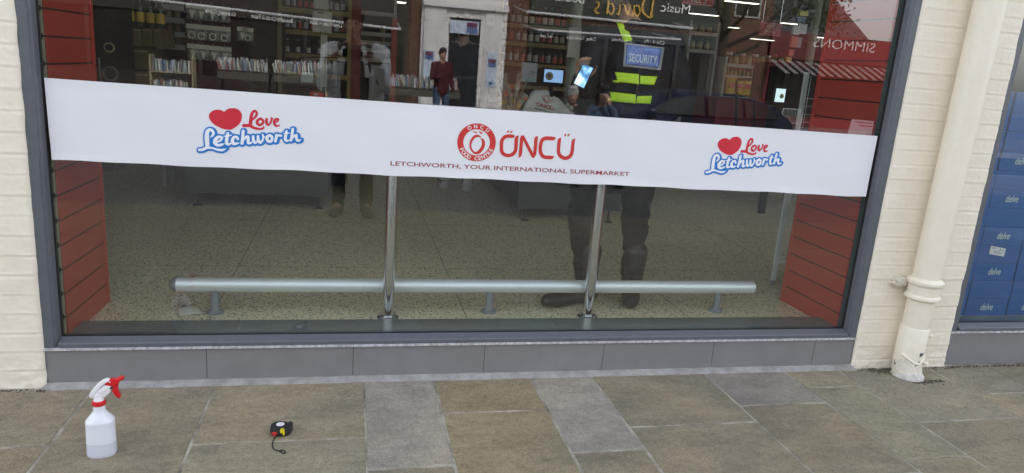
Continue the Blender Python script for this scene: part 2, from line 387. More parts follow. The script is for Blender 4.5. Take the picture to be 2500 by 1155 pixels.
def pier(name, x0, x1, course, z_ref, label, seed, edgeL=True, edgeR=True, top=3.3):
    s = .005; xs = np.arange(x0, x1+s*.5, s); zs = np.arange(-.02, 2.2, s); rnd = random.Random(seed); V = []; F = []
    offs = {}
    for i, x in enumerate(xs):
        for z in zs:
            k = math.floor((z-z_ref)/course); zc = (z-z_ref)-k*course
            if k not in offs: offs[k] = (rnd.uniform(-.004, .004)+(.1075 if k % 2 else 0)+rnd.uniform(-.015, .015), rnd.uniform(-.0012, .0012), rnd.uniform(0, .003))
            ox, dp, _ = offs[k]
            wob = noise.noise(Vector((x*6, k*3.1+seed, 0)))*.004
            dz = min(abs(zc+wob), abs(course-zc-wob)); xb = (x+ox) % .215; dx = min(xb, .215-xb)
            vis = .35+.65*noise.noise(Vector((k*7.7, math.floor((x+ox)/.215)*3.3, seed)))  # some perpends are filled by paint
            gd = .55+.45*noise.noise(Vector((x*5, k*2.7, seed+9))); g = -.0027*gd*math.exp(-(dz/.0042)**2)+.0012*math.exp(-((zc-.010)/.005)**2)-.0016*max(0, vis)*math.exp(-(dx/.004)**2)
            lump = noise.noise(Vector((x*14, z*14, seed)))*.0018+noise.noise(Vector((x*45, z*60, seed)))*.0009
            low = max(0, 1-z/.16); lump += low*(noise.noise(Vector((x*22, z*30, seed+5)))*.006+noise.noise(Vector((x*70, z*70, seed+5)))*.002)
            e = 1e9
            if edgeL: e = min(e, x-x0)
            if edgeR: e = min(e, x1-x)
            rr = .014+.004*noise.noise(Vector((z*9, seed, 1))); rd = -rr*(1-math.sqrt(max(0, 1-(1-min(e, rr)/rr)**2))) if e < rr else 0
            V.append((x+(.0025*noise.noise(Vector((z*12, seed, x > (x0+x1)/2))) if e < .03 else 0), -.068-(g+dp+lump+rd), z))
    nz = len(zs)
    for i in range(len(xs)-1):
        for j in range(nz-1): F.append((i*nz+j, (i+1)*nz+j, (i+1)*nz+j+1, i*nz+j+1))
    # side returns and the top of the wall
    n = len(V); V += [(x0, .25, -.02), (x1, .25, -.02), (x0, .25, 2.2), (x1, .25, 2.2)]
    for j in range(nz-1): pass
    me = bpy.data.meshes.new(name); me.from_pydata(V[:n], [], F)
    root = empty(name, ((x0+x1)/2, -.068, 0), label, 'brick pier')
    o = link('brick_face', me, CREAM, root, smooth=True); o.location = (-(x0+x1)/2, .068, 0)
    MB(((x0+x1)/2, -.068, 0)).box((x0+.003, -.050, -.02), (x1-.003, .12, 2.19)).box((x0-.004, -.055, 2.195), (x1+.004, .12, top)).build('pier_core', CREAM, root)
pier('brick_pier', -.62, -.022, .0805, 1.441-.0805*18, 'cream painted brick pier at the left edge of the supermarket window', 2, False, True)
pier('brick_pier', 3.79, 4.378, .0742, 1.083-.0742*15, 'cream painted brick pier between the two shop windows behind the downpipe', 5)
# ---- shopfront frames
FR = mat('slate grey frame paint', (.118, .130, .150), .38, nscale=30, namt=.12, bump=.05, bscale=60)
RISER = mat('grey riser panel', (.228, .226, .234), .5, nscale=7, namt=.10, bump=.06, bscale=180, detail=9)
TRIM = mat('white edge trim', (.68, .67, .70), .5, nscale=60, col2=(.3, .3, .32), detail=6)
GASK = mat('black gasket', (.012, .012, .014), .6)
JAMB = mat('green grey inner jamb', (.105, .135, .135), .35)
def front(x0, x1, zt, label, name='window_frame', glass_label=None, left=True, right=True, joints=()):
    root = empty(name, ((x0+x1)/2, 0, 0), label, 'window frame'); off = ((x0+x1)/2, 0, 0); HZ = 2.95
    m_ = MB(off)
    if left: m_.prismz([(x0, -.055), (x0+.036, -.055), (x0+.040, -.046), (x0+.043, -.046), (x0+.047, -.040), (x0+.052, -.012), (x0+.052, .004), (x0, .004)], zt+.0, HZ)
    if right: m_.prismz([(x1, .004), (x1-.052, .004), (x1-.052, -.012), (x1-.047, -.040), (x1-.043, -.046), (x1-.040, -.046), (x1-.036, -.055), (x1, -.055)], zt+.0, HZ)
    a = [(-.056, zt), (-.056, zt+.016), (-.052, zt+.020), (-.014, zt+.033), (-.012, zt+.0335), (.004, zt+.0335), (.004, zt)]
    vs = [(xx, y, z) for xx in (x0+.052*left, x1-.052*right) for y, z in a]; k = len(a)
    m_.add(vs, [tuple(range(k)), tuple(range(2*k-1, k-1, -1))]+[(i, (i+1) % k, (i+1) % k+k, i+k) for i in range(k)])
    m_.box((x0, -.055, HZ), (x1, .004, HZ+.08)).build('outer_frame', FR, root, bevel=.0012)
    g = MB(off)
    gx0, gx1, gz = x0+.052, x1-.052, zt+.0335
    g.box((gx0, -.0115, gz), (gx0+.004, -.0005, HZ)).box((gx1-.004, -.0115, gz), (gx1, -.0005, HZ)).box((gx0+.004, -.0115, gz), (gx1-.004, -.0005, gz+.0035)).build('gasket', GASK, root)
    MB(off).box((gx0-.002, 0, gz-.0015), (gx1+.002, .008, HZ)).build('glass_pane', GLASS, root)
    MB(off).box((x0+.01, .0095, zt), (x0+.040, .075, HZ)).box((x1-.040, .0095, zt), (x1-.01, .075, HZ)).build('inner_jamb', JAMB, root)
    MB(off).box((x0+.02, .0095, zt-.03), (x1-.02, .205, FZ+.024)).build('window_ledge', mat('ledge paint', (.125, .15, .155), .22, nscale=2, namt=.1), root, bevel=.004)
    MB(off).box((x0, -.062, zt-.010), (x1, -.02, zt-.0008)).build('edge_trim', TRIM, root)
    ris = empty('stall_riser', ((x0+x1)/2, -.05, 0), 'row of grey tiles below the '+('supermarket' if x0 < 1 else 'right hand')+' window', 'stall riser')
    js = [x0]+list(joints)+[x1]
    for a_, b_ in zip(js[:-1], js[1:]):
        MB(((x0+x1)/2, -.05, 0)).box((a_+.0012, -.051, .0), (b_-.0012, -.03, zt-.012)).build('riser_panel', RISER, ris)
    MB(((x0+x1)/2, -.05, 0)).box((x0, -.047, 0), (x1, -.02, zt-.013)).build('riser_backing', GASK, ris)
    return root
ZT = .168
front(-.022, 3.79, ZT, 'slate grey frame of the wide supermarket window holding the banner', joints=(.595, 1.208, 1.806, 2.393, 2.977, 3.552))
front(4.378, 7.9, .196, 'slate grey frame of the window full of blue boxes at the far right', joints=(5.6, 6.8))
tag(MB().box((-9, -.06, 3.305), (20, 28, 5.3)).build('sun_block_mass', CREAM), 'unseen cream mass above the shop windows, sized to block the sun', 'building')  # unseen block over the shop, height and depth set to hold off sun
tag(MB().box((-9, -.058, -.1), (-.625, .3, 3.3)).build('side_wall', CREAM), 'cream wall continuing left of the left brick pier', 'wall')
# ---- shop room
def terrazzo():
    M = mat('terrazzo', (.50, .475, .40), .28, spec=.4); n, b, L = nodes(M); tc = N(n, 'ShaderNodeTexCoord')
    mp = N(n, 'ShaderNodeMapping'); mp.inputs['Rotation'].default_value = (0, 0, .3); L.new(tc.outputs['Object'], mp.inputs['Vector'])
    wv = N(n, 'ShaderNodeTexNoise'); wv.inputs['Scale'].default_value = 130; L.new(mp.outputs[0], wv.inputs['Vector'])
    v = N(n, 'ShaderNodeTexVoronoi'); v.inputs['Scale'].default_value = 165; v.inputs['Randomness'].default_value = 1
    mxv = N(n, 'ShaderNodeMix', data_type='VECTOR'); mxv.inputs[0].default_value = .012; L.new(mp.outputs[0], mxv.inputs[4]); L.new(wv.outputs['Color'], mxv.inputs[5]); L.new(mxv.outputs[1], v.inputs['Vector'])
    r = N(n, 'ShaderNodeValToRGB'); r.color_ramp.elements[0].position = .0; r.color_ramp.elements[0].color = (.055, .055, .05, 1)
    r.color_ramp.elements[1].position = .22; r.color_ramp.elements[1].color = (.82, .735, .52, 1); e = r.color_ramp.elements.new(.15); e.color = (.075, .07, .05, 1)
    r.color_ramp.interpolation = 'EASE'
    s = N(n, 'ShaderNodeSeparateColor'); L.new(v.outputs['Color'], s.inputs[0]); L.new(s.outputs[0], r.inputs[0])
    v2 = N(n, 'ShaderNodeTexNoise'); v2.inputs['Scale'].default_value = 1.3; v2.inputs['Detail'].default_value = 4; L.new(tc.outputs['Object'], v2.inputs['Vector'])
    q = N(n, 'ShaderNodeMix', data_type='RGBA', blend_type='MULTIPLY'); q.inputs[0].default_value = 1
    r2 = N(n, 'ShaderNodeValToRGB'); r2.color_ramp.elements[0].color = (.8, .8, .78, 1); r2.color_ramp.elements[1].color = (1.1, 1.1, 1.08, 1); L.new(v2.outputs['Fac'], r2.inputs[0])
    L.new(r.outputs[0], q.inputs[6]); L.new(r2.outputs[0], q.inputs[7])
    br = N(n, 'ShaderNodeTexBrick'); br.offset = 0; br.inputs['Scale'].default_value = 1; br.inputs['Brick Width'].default_value = 1.22; br.inputs['Row Height'].default_value = 1.22; br.inputs['Mortar Size'].default_value = .0022
    m2 = N(n, 'ShaderNodeMapping'); m2.inputs['Location'].default_value = (-.55, .06, 0); L.new(tc.outputs['Object'], m2.inputs['Vector']); L.new(m2.outputs[0], br.inputs['Vector'])
    q2 = N(n, 'ShaderNodeMix', data_type='RGBA'); L.new(br.outputs['Fac'], q2.inputs[0]); L.new(q.outputs[2], q2.inputs[6]); q2.inputs[7].default_value = (.05, .045, .03, 1)
    L.new(q2.outputs[2], b.inputs['Base Color']); return M
tag(MB().box((-3, .06, FZ-.1), (4.1, 27.3, FZ)).box((4.1, .06, FZ-.1), (16, 27.3, FZ)).build('floor', terrazzo()), kind='structure')
CEIL = mat('ceiling', (.42, .43, .36), .9, nscale=1.5, namt=.12)
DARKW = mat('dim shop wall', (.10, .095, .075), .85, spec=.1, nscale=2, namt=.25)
tag(MB().box((-3, .3, 2.95), (16, 27.3, 3.05)).build('ceiling', CEIL), kind='structure')
tag(MB().box((-3, 27, FZ), (16, 27.2, 2.95)).build('back_wall', mat('back wall', (.34, .35, .29), .85, nscale=2, namt=.2)), 'pale green back wall of the shop beyond the shelves', 'wall')
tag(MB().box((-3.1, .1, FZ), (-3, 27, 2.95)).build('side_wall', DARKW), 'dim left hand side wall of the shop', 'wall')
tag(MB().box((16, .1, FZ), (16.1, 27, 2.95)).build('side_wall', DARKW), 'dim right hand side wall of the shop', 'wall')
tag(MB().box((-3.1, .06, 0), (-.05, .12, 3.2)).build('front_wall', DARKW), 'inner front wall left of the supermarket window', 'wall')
# ceiling lights
LIT = mat('lit diffuser', (.9, .9, .85), .5, emit=(1, .96, .82), estr=.9)
WHT = mat('white plastic', (.42, .42, .40), .5, spec=.2)
def ceiling_light(pa, pb, depth, label, z=2.95):
    a, b = A(*pa, Z=z-.05), A(*pb, Z=z-.05); y = min(max((a.y+b.y)/2, 1.2), 26); a, b = A(*pa, Y=y), A(*pb, Y=y)
    L_ = abs(b.x-a.x); c = (a.x+b.x)/2; L_ = max(L_, .3)
    r = empty('ceiling_light', (c, y, z), label, 'ceiling light', 'strip lights on the shop ceiling')
    MB().box((-L_/2, -depth/2, -.045), (L_/2, depth/2, 0)).build('light_housing', WHT, r)
    MB().box((-L_/2+.01, -depth/2+.01, -.052), (L_/2-.01, depth/2-.01, -.046)).build('diffuser', LIT, r)
ceiling_light((967, 8), (989, 5), .5, 'square lit ceiling panel above the bright shelves')
ceiling_light((938, 47), (954, 46), .5, 'small far lit ceiling panel left of the red post')
for i, (a, b, l) in enumerate([((1770, 11), (1852, 1), 'long lit ceiling strip at the top right, nearest to the glass'), ((1684, 39), (1754, 33), 'lit ceiling strip to the right of the security guard'),
    ((1779, 69), (1804, 67), 'short lit ceiling strip below the top right strip'), ((1907, 61), (1950, 55), 'lit ceiling strip beside the sweets stand'),
    ((1832, 98), (1890, 96), 'lit ceiling strip under the hanging red sign'), ((1800, 119), (1842, 118), 'lowest and farthest lit ceiling strip above the jars'),
    ((1993, 93), (2015, 91), 'lit ceiling strip next to the red slat panel'), ((1343, 28), (1370, 24), 'lit ceiling strip left of the pale column'), ((1296, 40), (1306, 38), 'tiny lit ceiling strip far behind the till'),
    ((150, -190), (420, -160), 'lit ceiling strip over the left tills'), ((900, -230), (1200, -200), 'lit ceiling strip over the middle tills'), ((1500, -240), (1800, -230), 'lit ceiling strip over the security guard')]):
    ceiling_light(a, b, .16, l)
# ---- red slatted side panels
RED = mat('red slatwall laminate', (.50, .05, .034), .32, nscale=3, namt=.06)
TAN = mat('board edge', (.42, .36, .24), .8, nscale=40, namt=.2)
DK = mat('slot shadow board', (.05, .012, .01), .8)
def slat_panel(x0, xf, yb, side, zlist, label):
    """side +1: the red face looks to +x"""
    root = empty('slat_panel', (x0, .05, FZ), label, 'slat panel', 'red slatted panels at the window sides'); 
    M = Matrix.Translation((x0, .05, 0)) @ Matrix.Rotation(math.atan2(-(xf-x0), yb-.05), 4, 'Z'); L_ = math.hypot(xf-x0, yb-.05); off = (x0, .05, FZ)
    t = side
    bk = MB(off).obox(M, (min(-.020*t, -.0065*t), .0005, FZ), (max(-.020*t, -.0065*t), L_, 2.95)); bk.build('backing_board', TAN, root)
    sl = MB(off).obox(M, (min(-.0064*t, -.0045*t), .001, FZ), (max(-.0064*t, -.0045*t), L_, 2.95))
    zs = sorted(zlist); p = zs[1]-zs[0]; p = (zs[-1]-zs[0])/round((zs[-1]-zs[0])/.1035); z = zs[0]; 
    while z < 2.8: z += p; zs.append(z) if z > zs[-1]+.05 or True else None
    z0 = zlist[0] if zlist[0] < zlist[-1] else zlist[-1]
    edges = [z0+k*p for k in range(int((2.9-z0)/p)+1)]; lo = FZ
    pl = MB(off); nt_ = sl
    for e in edges+[2.95]:
        pl.obox(M, (min(-.0044*t, 0), 0, lo), (max(-.0044*t, 0), L_-.022, e-.004)); lo = e+.004
        if e < 2.94:
            nt_.obox(M, (min(-.017*t, -.0045*t), -.0006, e-.004), (max(-.017*t, -.0045*t), .004, e+.004))
            nt_.obox(M, (min(-.017*t, -.012*t), -.0007, e-.011), (max(-.017*t, -.012*t), .004, e+.011))
    sl.build('slot_shade', DK, root)  # dark strips added in the gaps, painting the shade inside the slots
    pl.build('slat_boards', RED, root, bevel=.0008)
    MB(off).obox(M, (min(-.022*t, .003*t), L_-.0215, FZ), (max(-.022*t, .003*t), L_+.004, 2.95)).build('end_trim', RED, root, bevel=.001)
slat_panel(.035, .050, .53, 1, [.264, .365, .467, .57, .675, .778, .882, .985, 1.09, 1.193, 1.296, 1.399, 1.504], 'red slatted panel just inside the left end of the window')
slat_panel(3.745, 3.736, .56, -1, [.261, .363, .468, .58, .671, .775, .876, .977, 1.077, 1.177, 1.277, 1.376, 1.477, 1.576, 1.679, 1.782], 'red slatted panel just inside the right end of the window')
# ---- guard rail, posts
CHR = mat('polished chrome', (.72, .73, .74), .09, metal=1)
ALU = mat('brushed aluminium', (.86, .90, .92), .42, metal=.5)
GRY = mat('grey plastic foot', (.17, .19, .21), .45)
ry = .365; ra, rb = A(432, 695, Y=ry), A(1838, 698, Y=ry); rz = .307
root = empty('guard_rail', (ra.x, ry, FZ), 'low horizontal aluminium trolley rail on three grey feet behind the glass', 'guard rail')
off = (ra.x, ry, FZ)
MB(off).tube([(ra.x, ry, rz), (rb.x, ry, rz)], .0345, 32).build('rail_tube', ALU, root, smooth=True)
MB(off).tube([(ra.x-.0345*math.sin(a), ry, rz) for a in (1.5, 1.3, 1.0, .7, .4, .15, 0)], [.035*math.cos(a)+.0004 for a in (1.5, 1.3, 1.0, .7, .4, .15, 0)], 32).build('end_cap', GRY, root, smooth=True)
MB(off).tube([(rb.x+.001, ry, rz), (rb.x+.004, ry, rz)], .033, 32).build('end_cap', GRY, root, smooth=True)
for px in (527, 1193, 1750):
    f = A(px, 762, Z=FZ)
    MB(off).lathe([(.040, 0), (.040, .006), (.034, .012), (.024, .016), (.0195, .024), (.0195, rz-FZ-.040), (.017, rz-FZ-.036), (.017, rz-FZ-.028)], (f.x, ry, FZ), 28).build('rail_foot', GRY, root, smooth=True)
for px, py, tx, ty, l in ((948, 768, 960, 440, 'left of the two upright chrome posts behind the glass'), (1437, 767, 1469, 460, 'right of the two upright chrome posts behind the glass')):
    p = A(px, py, Z=FZ); yp = .285; p = A(px, 740, Y=yp)
    root = empty('chrome_post', (p.x, yp, FZ), l, 'post', 'pair of chrome posts behind the glass')
    MB().lathe([(.0285, .0), (.0285, .80), (.027, .812), (.020, .818)], (0, 0, 0), 40).build('post_tube', CHR, root, smooth=True)
    MB().lathe([(.052, 0), (.052, .005), (.047, .009), (.034, .011), (.0315, .02), (.029, .022)], (0, 0, 0), 36).build('floor_flange', mat('dull chrome', (.3, .31, .33), .18, metal=1), root, smooth=True)
    for a in (.6, 2.5, 3.8, 5.6): MB().lathe([(.006, .008), (.006, .013), (.003, .015)], (.040*math.cos(a), .040*math.sin(a), 0), 8).build('flange_bolt', CHR, root)
# ---- paper slip on the floor
a, b, c, d = A(440, 772, Z=FZ+.002), A(500, 765, Z=FZ+.002), A(485, 746, Z=FZ+.014), A(434, 752, Z=FZ+.012)
pp = MB(a); g = 6
vs = []; fs = []
for i in range(g+1):
    for j in range(g+1):
        u, v_ = i/g, j/g; q = (a*(1-u)+b*u)*(1-v_)+(d*(1-u)+c*u)*v_; vs.append((q.x, q.y, FZ+.003+.012*v_*v_+.004*math.sin(u*3)))
fs = [(i*(g+1)+j, (i+1)*(g+1)+j, (i+1)*(g+1)+j+1, i*(g+1)+j+1) for i in range(g) for j in range(g)]
pp.add(vs, fs); pp.v = [Vector(v) for v in pp.v]
slip = empty('paper_slip', a, 'small cream paper slip lying on the floor by the left rail foot', 'paper slip')
s_ = pp.build('paper', mat('cream paper', (.62, .60, .48), .8), slip, smooth=True); md = s_.modifiers.new('s', 'SOLIDIFY'); md.thickness = .0006
lettering('printed_line', 'THIEVERBODEN', lambda x, y: ((a*.45+b*.55)*.4+(c*.5+d*.5)*.6)-a+Vector((-x, -y*1.2, .0125)), mat('print grey', (.12, .12, .12), .8), slip, .009, align='CENTER')
# ================================================================== banner
BAN = mat('white vinyl banner', (.80, .82, .87), .42, nscale=1.2, namt=.025)
BY = -.0135
cTL, cBL, cBR, cTR = A(108, 190, Y=BY), A(127, 390, Y=BY), A(2113, 480, Y=BY), A(2142, 332, Y=BY)
def wav(x, z): return BY+.0012*math.sin(x*5.3+z*4)+.0007*math.sin(x*13+z*21)+.0006*noise.noise(Vector((x*9, z*16, 0)))
banner = empty('shop_banner', cBL, 'long white vinyl banner with red and blue logos taped across the supermarket window', 'banner')
bb = MB(cBL); nx, nz = 240, 24; vs = []
for i in range(nx+1):
    for j in range(nz+1):
        u, v_ = i/nx, j/nz; p = (cBL*(1-u)+cBR*u)*(1-v_)+(cTL*(1-u)+cTR*u)*v_
        zz = p.z+(.0015*math.sin(u*31)+.0012*math.sin(u*83) if j == 0 else 0)
        vs.append((p.x, wav(p.x, p.z)-(.0022*math.exp(-((v_-.0)/.06)**2)*(.5+.5*math.sin(u*29+1)))-.0012*math.exp(-((v_-1.0)/.05)**2)*(.5+.5*math.sin(u*23)), zz))
fs = [(i*(nz+1)+j, (i+1)*(nz+1)+j, (i+1)*(nz+1)+j+1, i*(nz+1)+j+1) for i in range(nx) for j in range(nz)]
bb.add(vs, fs); bo = bb.build('vinyl_sheet', BAN, banner); md = bo.modifiers.new('s', 'SOLIDIFY'); md.thickness = .0012; md.offset = 1
def onb(x, z, lift): return Vector((x, wav(x, z)-.0022-lift, z))-cBL
LRED = mat('logo red', (.62, .022, .045), .45); LBLU = mat('logo blue', (.01, .19, .60), .45); LWHT = mat('logo white', (.84, .86, .90), .45)
ORED = mat('logo brick red', (.60, .035, .03), .45); TRED = mat('tagline red', (.33, .035, .045), .45)
LET = [[(395,712,8),(440,668,26),(455,615,30),(425,565,30),(370,548,34),(325,590,42),(315,680,48),(318,800,48),(328,920,42)],
 [(150,985,28),(225,978,30),(320,925,36)], [(320,935,30),(430,945,20),(540,978,24),(650,988,26),(735,955,5)],
 [(545,812,16),(610,778,24),(640,725,26),(605,698,22),(550,712,34),(495,775,42),(495,840,40),(555,885,30),(630,872,26),(695,850,7)],
 [(765,630,30),(752,710,38),(742,790,36),(750,850,32),(800,862,24),(850,828,8)], [(672,688,7),(760,682,17),(850,666,9)],
 [(985,748,28),(960,705,24),(900,712,30),(868,775,36),(884,840,36),(945,852,26),(1022,830,7)],
 [(1100,575,32),(1092,700,34),(1075,842,34)], [(1108,785,12),(1160,712,26),(1208,700,28),(1210,770,32),(1213,830,32),(1262,838,22),(1302,806,7)],
 [(1315,690,27),(1325,780,32),(1360,832,26),(1405,798,18),(1422,690,28)], [(1422,690,28),(1432,780,30),(1468,830,26),(1515,788,22),(1537,710,22),(1524,656,20)], [(1530,742,12),(1575,700,8)],
 [(1672,668,30),(1722,700,30),(1722,775,30),(1672,808,30),(1622,770,34),(1622,705,34),(1672,668,30)],
 [(1822,658,26),(1812,740,30),(1800,800,28)], [(1818,735,14),(1862,672,22),(1925,678,24)],
 [(2040,582,28),(2024,665,32),(2014,742,32),(2036,785,26),(2085,782,15),(2118,758,7)], [(1970,632,8),(2040,630,16),(2105,618,10)],
 [(2176,535,30),(2160,660,31),(2140,778,28)], [(2158,745,12),(2215,682,24),(2260,668,26),(2255,735,30),(2280,780,28),(2330,778,20),(2352,757,7)]]
LOVE = [[(1112,457,36),(1190,457,34),(1250,440,38),(1265,330,36),(1282,225,34),(1312,165,30),(1350,140,25),(1392,172,26),(1385,235,26),(1345,292,22),(1298,330,20)],
 [(1245,452,38),(1310,497,28),(1385,522,28),(1465,532,24),(1530,518,24),(1548,490,18)],
 [(1475,305,24),(1530,345,25),(1525,405,26),(1462,448,26),(1408,415,30),(1412,350,30),(1475,305,24)],
 [(1610,318,28),(1605,390,30),(1638,440,26),(1680,415,20),(1712,350,22),(1725,300,22),(1708,290,16)],
 [(1795,388,12),(1845,362,18),(1862,325,22),(1832,312,22),(1788,335,28),(1772,392,28),(1792,442,28),(1832,468,22),(1880,455,14),(1897,438,7)]]
HEART = [(690,160),(740,115),(800,88),(880,80),(960,92),(1030,140),(1068,210),(1070,290),(1050,360),(1005,435),(920,500),(840,545),(780,548),(680,535),(560,485),(460,425),(390,350),(358,280),(360,220),(400,165),(470,125),(550,112),(620,125)]
def lg(u, v): q = A(470+u/8.887, 255+v/8.887, Y=BY); return q.x, q.z
def poly_sdf(P):
    c = catmull([(*p, 0) for p in P]+[(*P[0], 0)], 4)
    def f(X, Y):
        ins = np.zeros(X.shape, bool); D = np.full(X.shape, 1e9)
        for a, b in zip(c[:-1], c[1:]):
            dx, dy = b[0]-a[0], b[1]-a[1]; L = dx*dx+dy*dy+1e-12; t = np.clip(((X-a[0])*dx+(Y-a[1])*dy)/L, 0, 1)
            D = np.minimum(D, np.hypot(X-a[0]-t*dx, Y-a[1]-t*dy))
            cr = ((a[1] > Y) != (b[1] > Y)) & (X < dx*(Y-a[1])/(dy if abs(dy) > 1e-9 else 1e-9)+a[0]); ins ^= cr
        return np.where(ins, -D, D)
    return f
def place_logo(dx, sx=1.0):
    ox, oz = lg(715, 330)
    def fn(lift):
        def g(u, v): x, z = lg(u, v); return onb(ox+(x-ox)*sx+dx, z, lift)
        return g
    field_mesh('heart_print', poly_sdf(HEART), (340, 60, 1090, 570), 12, fn(.0002), LRED, banner)
    field_mesh('red_lettering', strokes_sdf(LOVE), (1060, 100, 1930, 570), 7, fn(.0004), LRED, banner)
    blue = strokes_sdf([[(p[0], p[1], p[2]) for p in s] for s in LET], 34, ((0, 0), (14, 2), (4, 12), (26, 4)))
    field_mesh('blue_lettering', blue, (60, 470, 2420, 1090), 10, fn(.0005), LBLU, banner)
    field_mesh('white_lettering', strokes_sdf(LET), (100, 500, 2380, 1040), 7, fn(.0011), LWHT, banner)
place_logo(0); place_logo(2.2395, .985)
ON = [[(495,412,10),(450,412,46),(310,412,46),(225,450,47),(165,545,47),(155,690,47),(165,820,48),(235,905,48),(345,930,47),(450,900,48),(525,815,47),(545,690,47),(558,480,46),(605,392,8)],
 [(632,975,14),(662,890,42),(685,620,44),(705,450,44),(735,425,34)], [(735,425,36),(860,680,42),(1005,955,42)], [(1005,960,38),(1045,880,44),(1070,640,45),(1085,480,44),(1125,420,10)],
 [(1600,450,10),(1540,474,47),(1350,468,50),(1255,515,48),(1208,620,46),(1195,780,46),(1220,885,47),(1300,968,48),(1490,983,46),(1555,950,8)],
 [(1748,455,8),(1708,530,44),(1690,700,45),(1688,850,46),(1745,950,48),(1865,1002,48),(1980,960,48),(2045,850,46),(2068,650,44),(2082,550,42),(2130,476,8)],
 [(308,322,5),(332,290,22),(358,255,4)], [(394,326,5),(420,295,22),(448,260,4)], [(1842,414,5),(1866,382,22),(1892,346,4)], [(1930,414,5),(1956,382,22),(1982,346,4)]]
def on_(u, v): q = A(1210+u/11, 295+v/11, Y=BY); return onb(q.x, q.z, .0003)
field_mesh('red_wordmark', strokes_sdf(ON, smooth=True), (60, 200, 2200, 1100), 8, on_, ORED, banner)
def rg(u, v): q = A(1105+u/11, 295+v/11, Y=BY); return q.x, q.z
l_, r_, t_, b_ = rg(122, 578), rg(1160, 578), rg(642, 68), rg(642, 1086)
rcx, rcz = (l_[0]+r_[0])/2, (t_[1]+b_[1])/2; ROx, ROz = (r_[0]-l_[0])/2, (t_[1]-b_[1])/2
def ring(X, Y): d = np.hypot((X-rcx)/ROx, (Y-rcz)/ROz); return np.maximum(d-1, .69-d)
field_mesh('red_ring', ring, (rcx-ROx*1.05, rcz-ROz*1.05, rcx+ROx*1.05, rcz+ROz*1.05), .0022, lambda x, z: onb(x, z, .0003), ORED, banner)
INN = [[(775,452,3),(720,415,22),(640,405,34),(560,455,34),(495,560,30),(476,680,24),(515,790,24),(600,862,28),(695,845,42),(780,755,44),(828,640,42),(822,545,36),(790,497,24),(748,486,4)],
 [(538,290,3),(590,303,14),(632,310,18)], [(697,284,3),(750,315,20),(785,335,22)]]
field_mesh('red_emblem', strokes_sdf(INN), (420, 250, 900, 920), 10, lambda u, v: onb(*rg(u, v), .0003), ORED, banner)
def ring_text(s, a0, a1, rad, inner_up, hgt):
    V = []; F = []; n = 0
    for i, ch in enumerate(s):
        if ch == ' ': continue
        ang = math.radians(a0+(a1-a0)*i/(len(s)-1)); vs, fs = text2d(ch, hgt, align='CENTER', offset=.018)
        tx, tz = (math.sin(ang), -math.cos(ang)) if inner_up == 0 else (-math.sin(ang), math.cos(ang)); ux, uz = (math.cos(ang), math.sin(ang)) if inner_up == 0 else (-math.cos(ang), -math.sin(ang))
        for x, y in vs:
            y -= hgt/2; V.append(tuple(onb(rcx+ROx*rad*math.cos(ang)+tx*x+ux*y, rcz+ROz*rad*math.sin(ang)+tz*x+uz*y, .0009)))
        F += [[k+n for k in f] for f in fs]; n = len(V)
    me = bpy.data.meshes.new('t'); me.from_pydata(V, [], F); link('ring_lettering', me, LWHT, banner)
ring_text('ÖNCÜ', 119, 52, .845, 0, .0155)
ring_text('FOOD CENTRE', 208, 335, .845, 1, .0165)
p0, p1 = A(953, 403.5, Y=BY), A(1536, 429.5, Y=BY)
lettering('tagline_lettering', 'LETCHWORTH, YOUR INTERNATIONAL SUPERMARKET', lambda x, y: onb(p0.x+x, p0.z+(p1.z-p0.z)*x/(p1.x-p0.x)+y, .0003), TRED, banner, .0185, width=p1.x-p0.x, offset=.008)
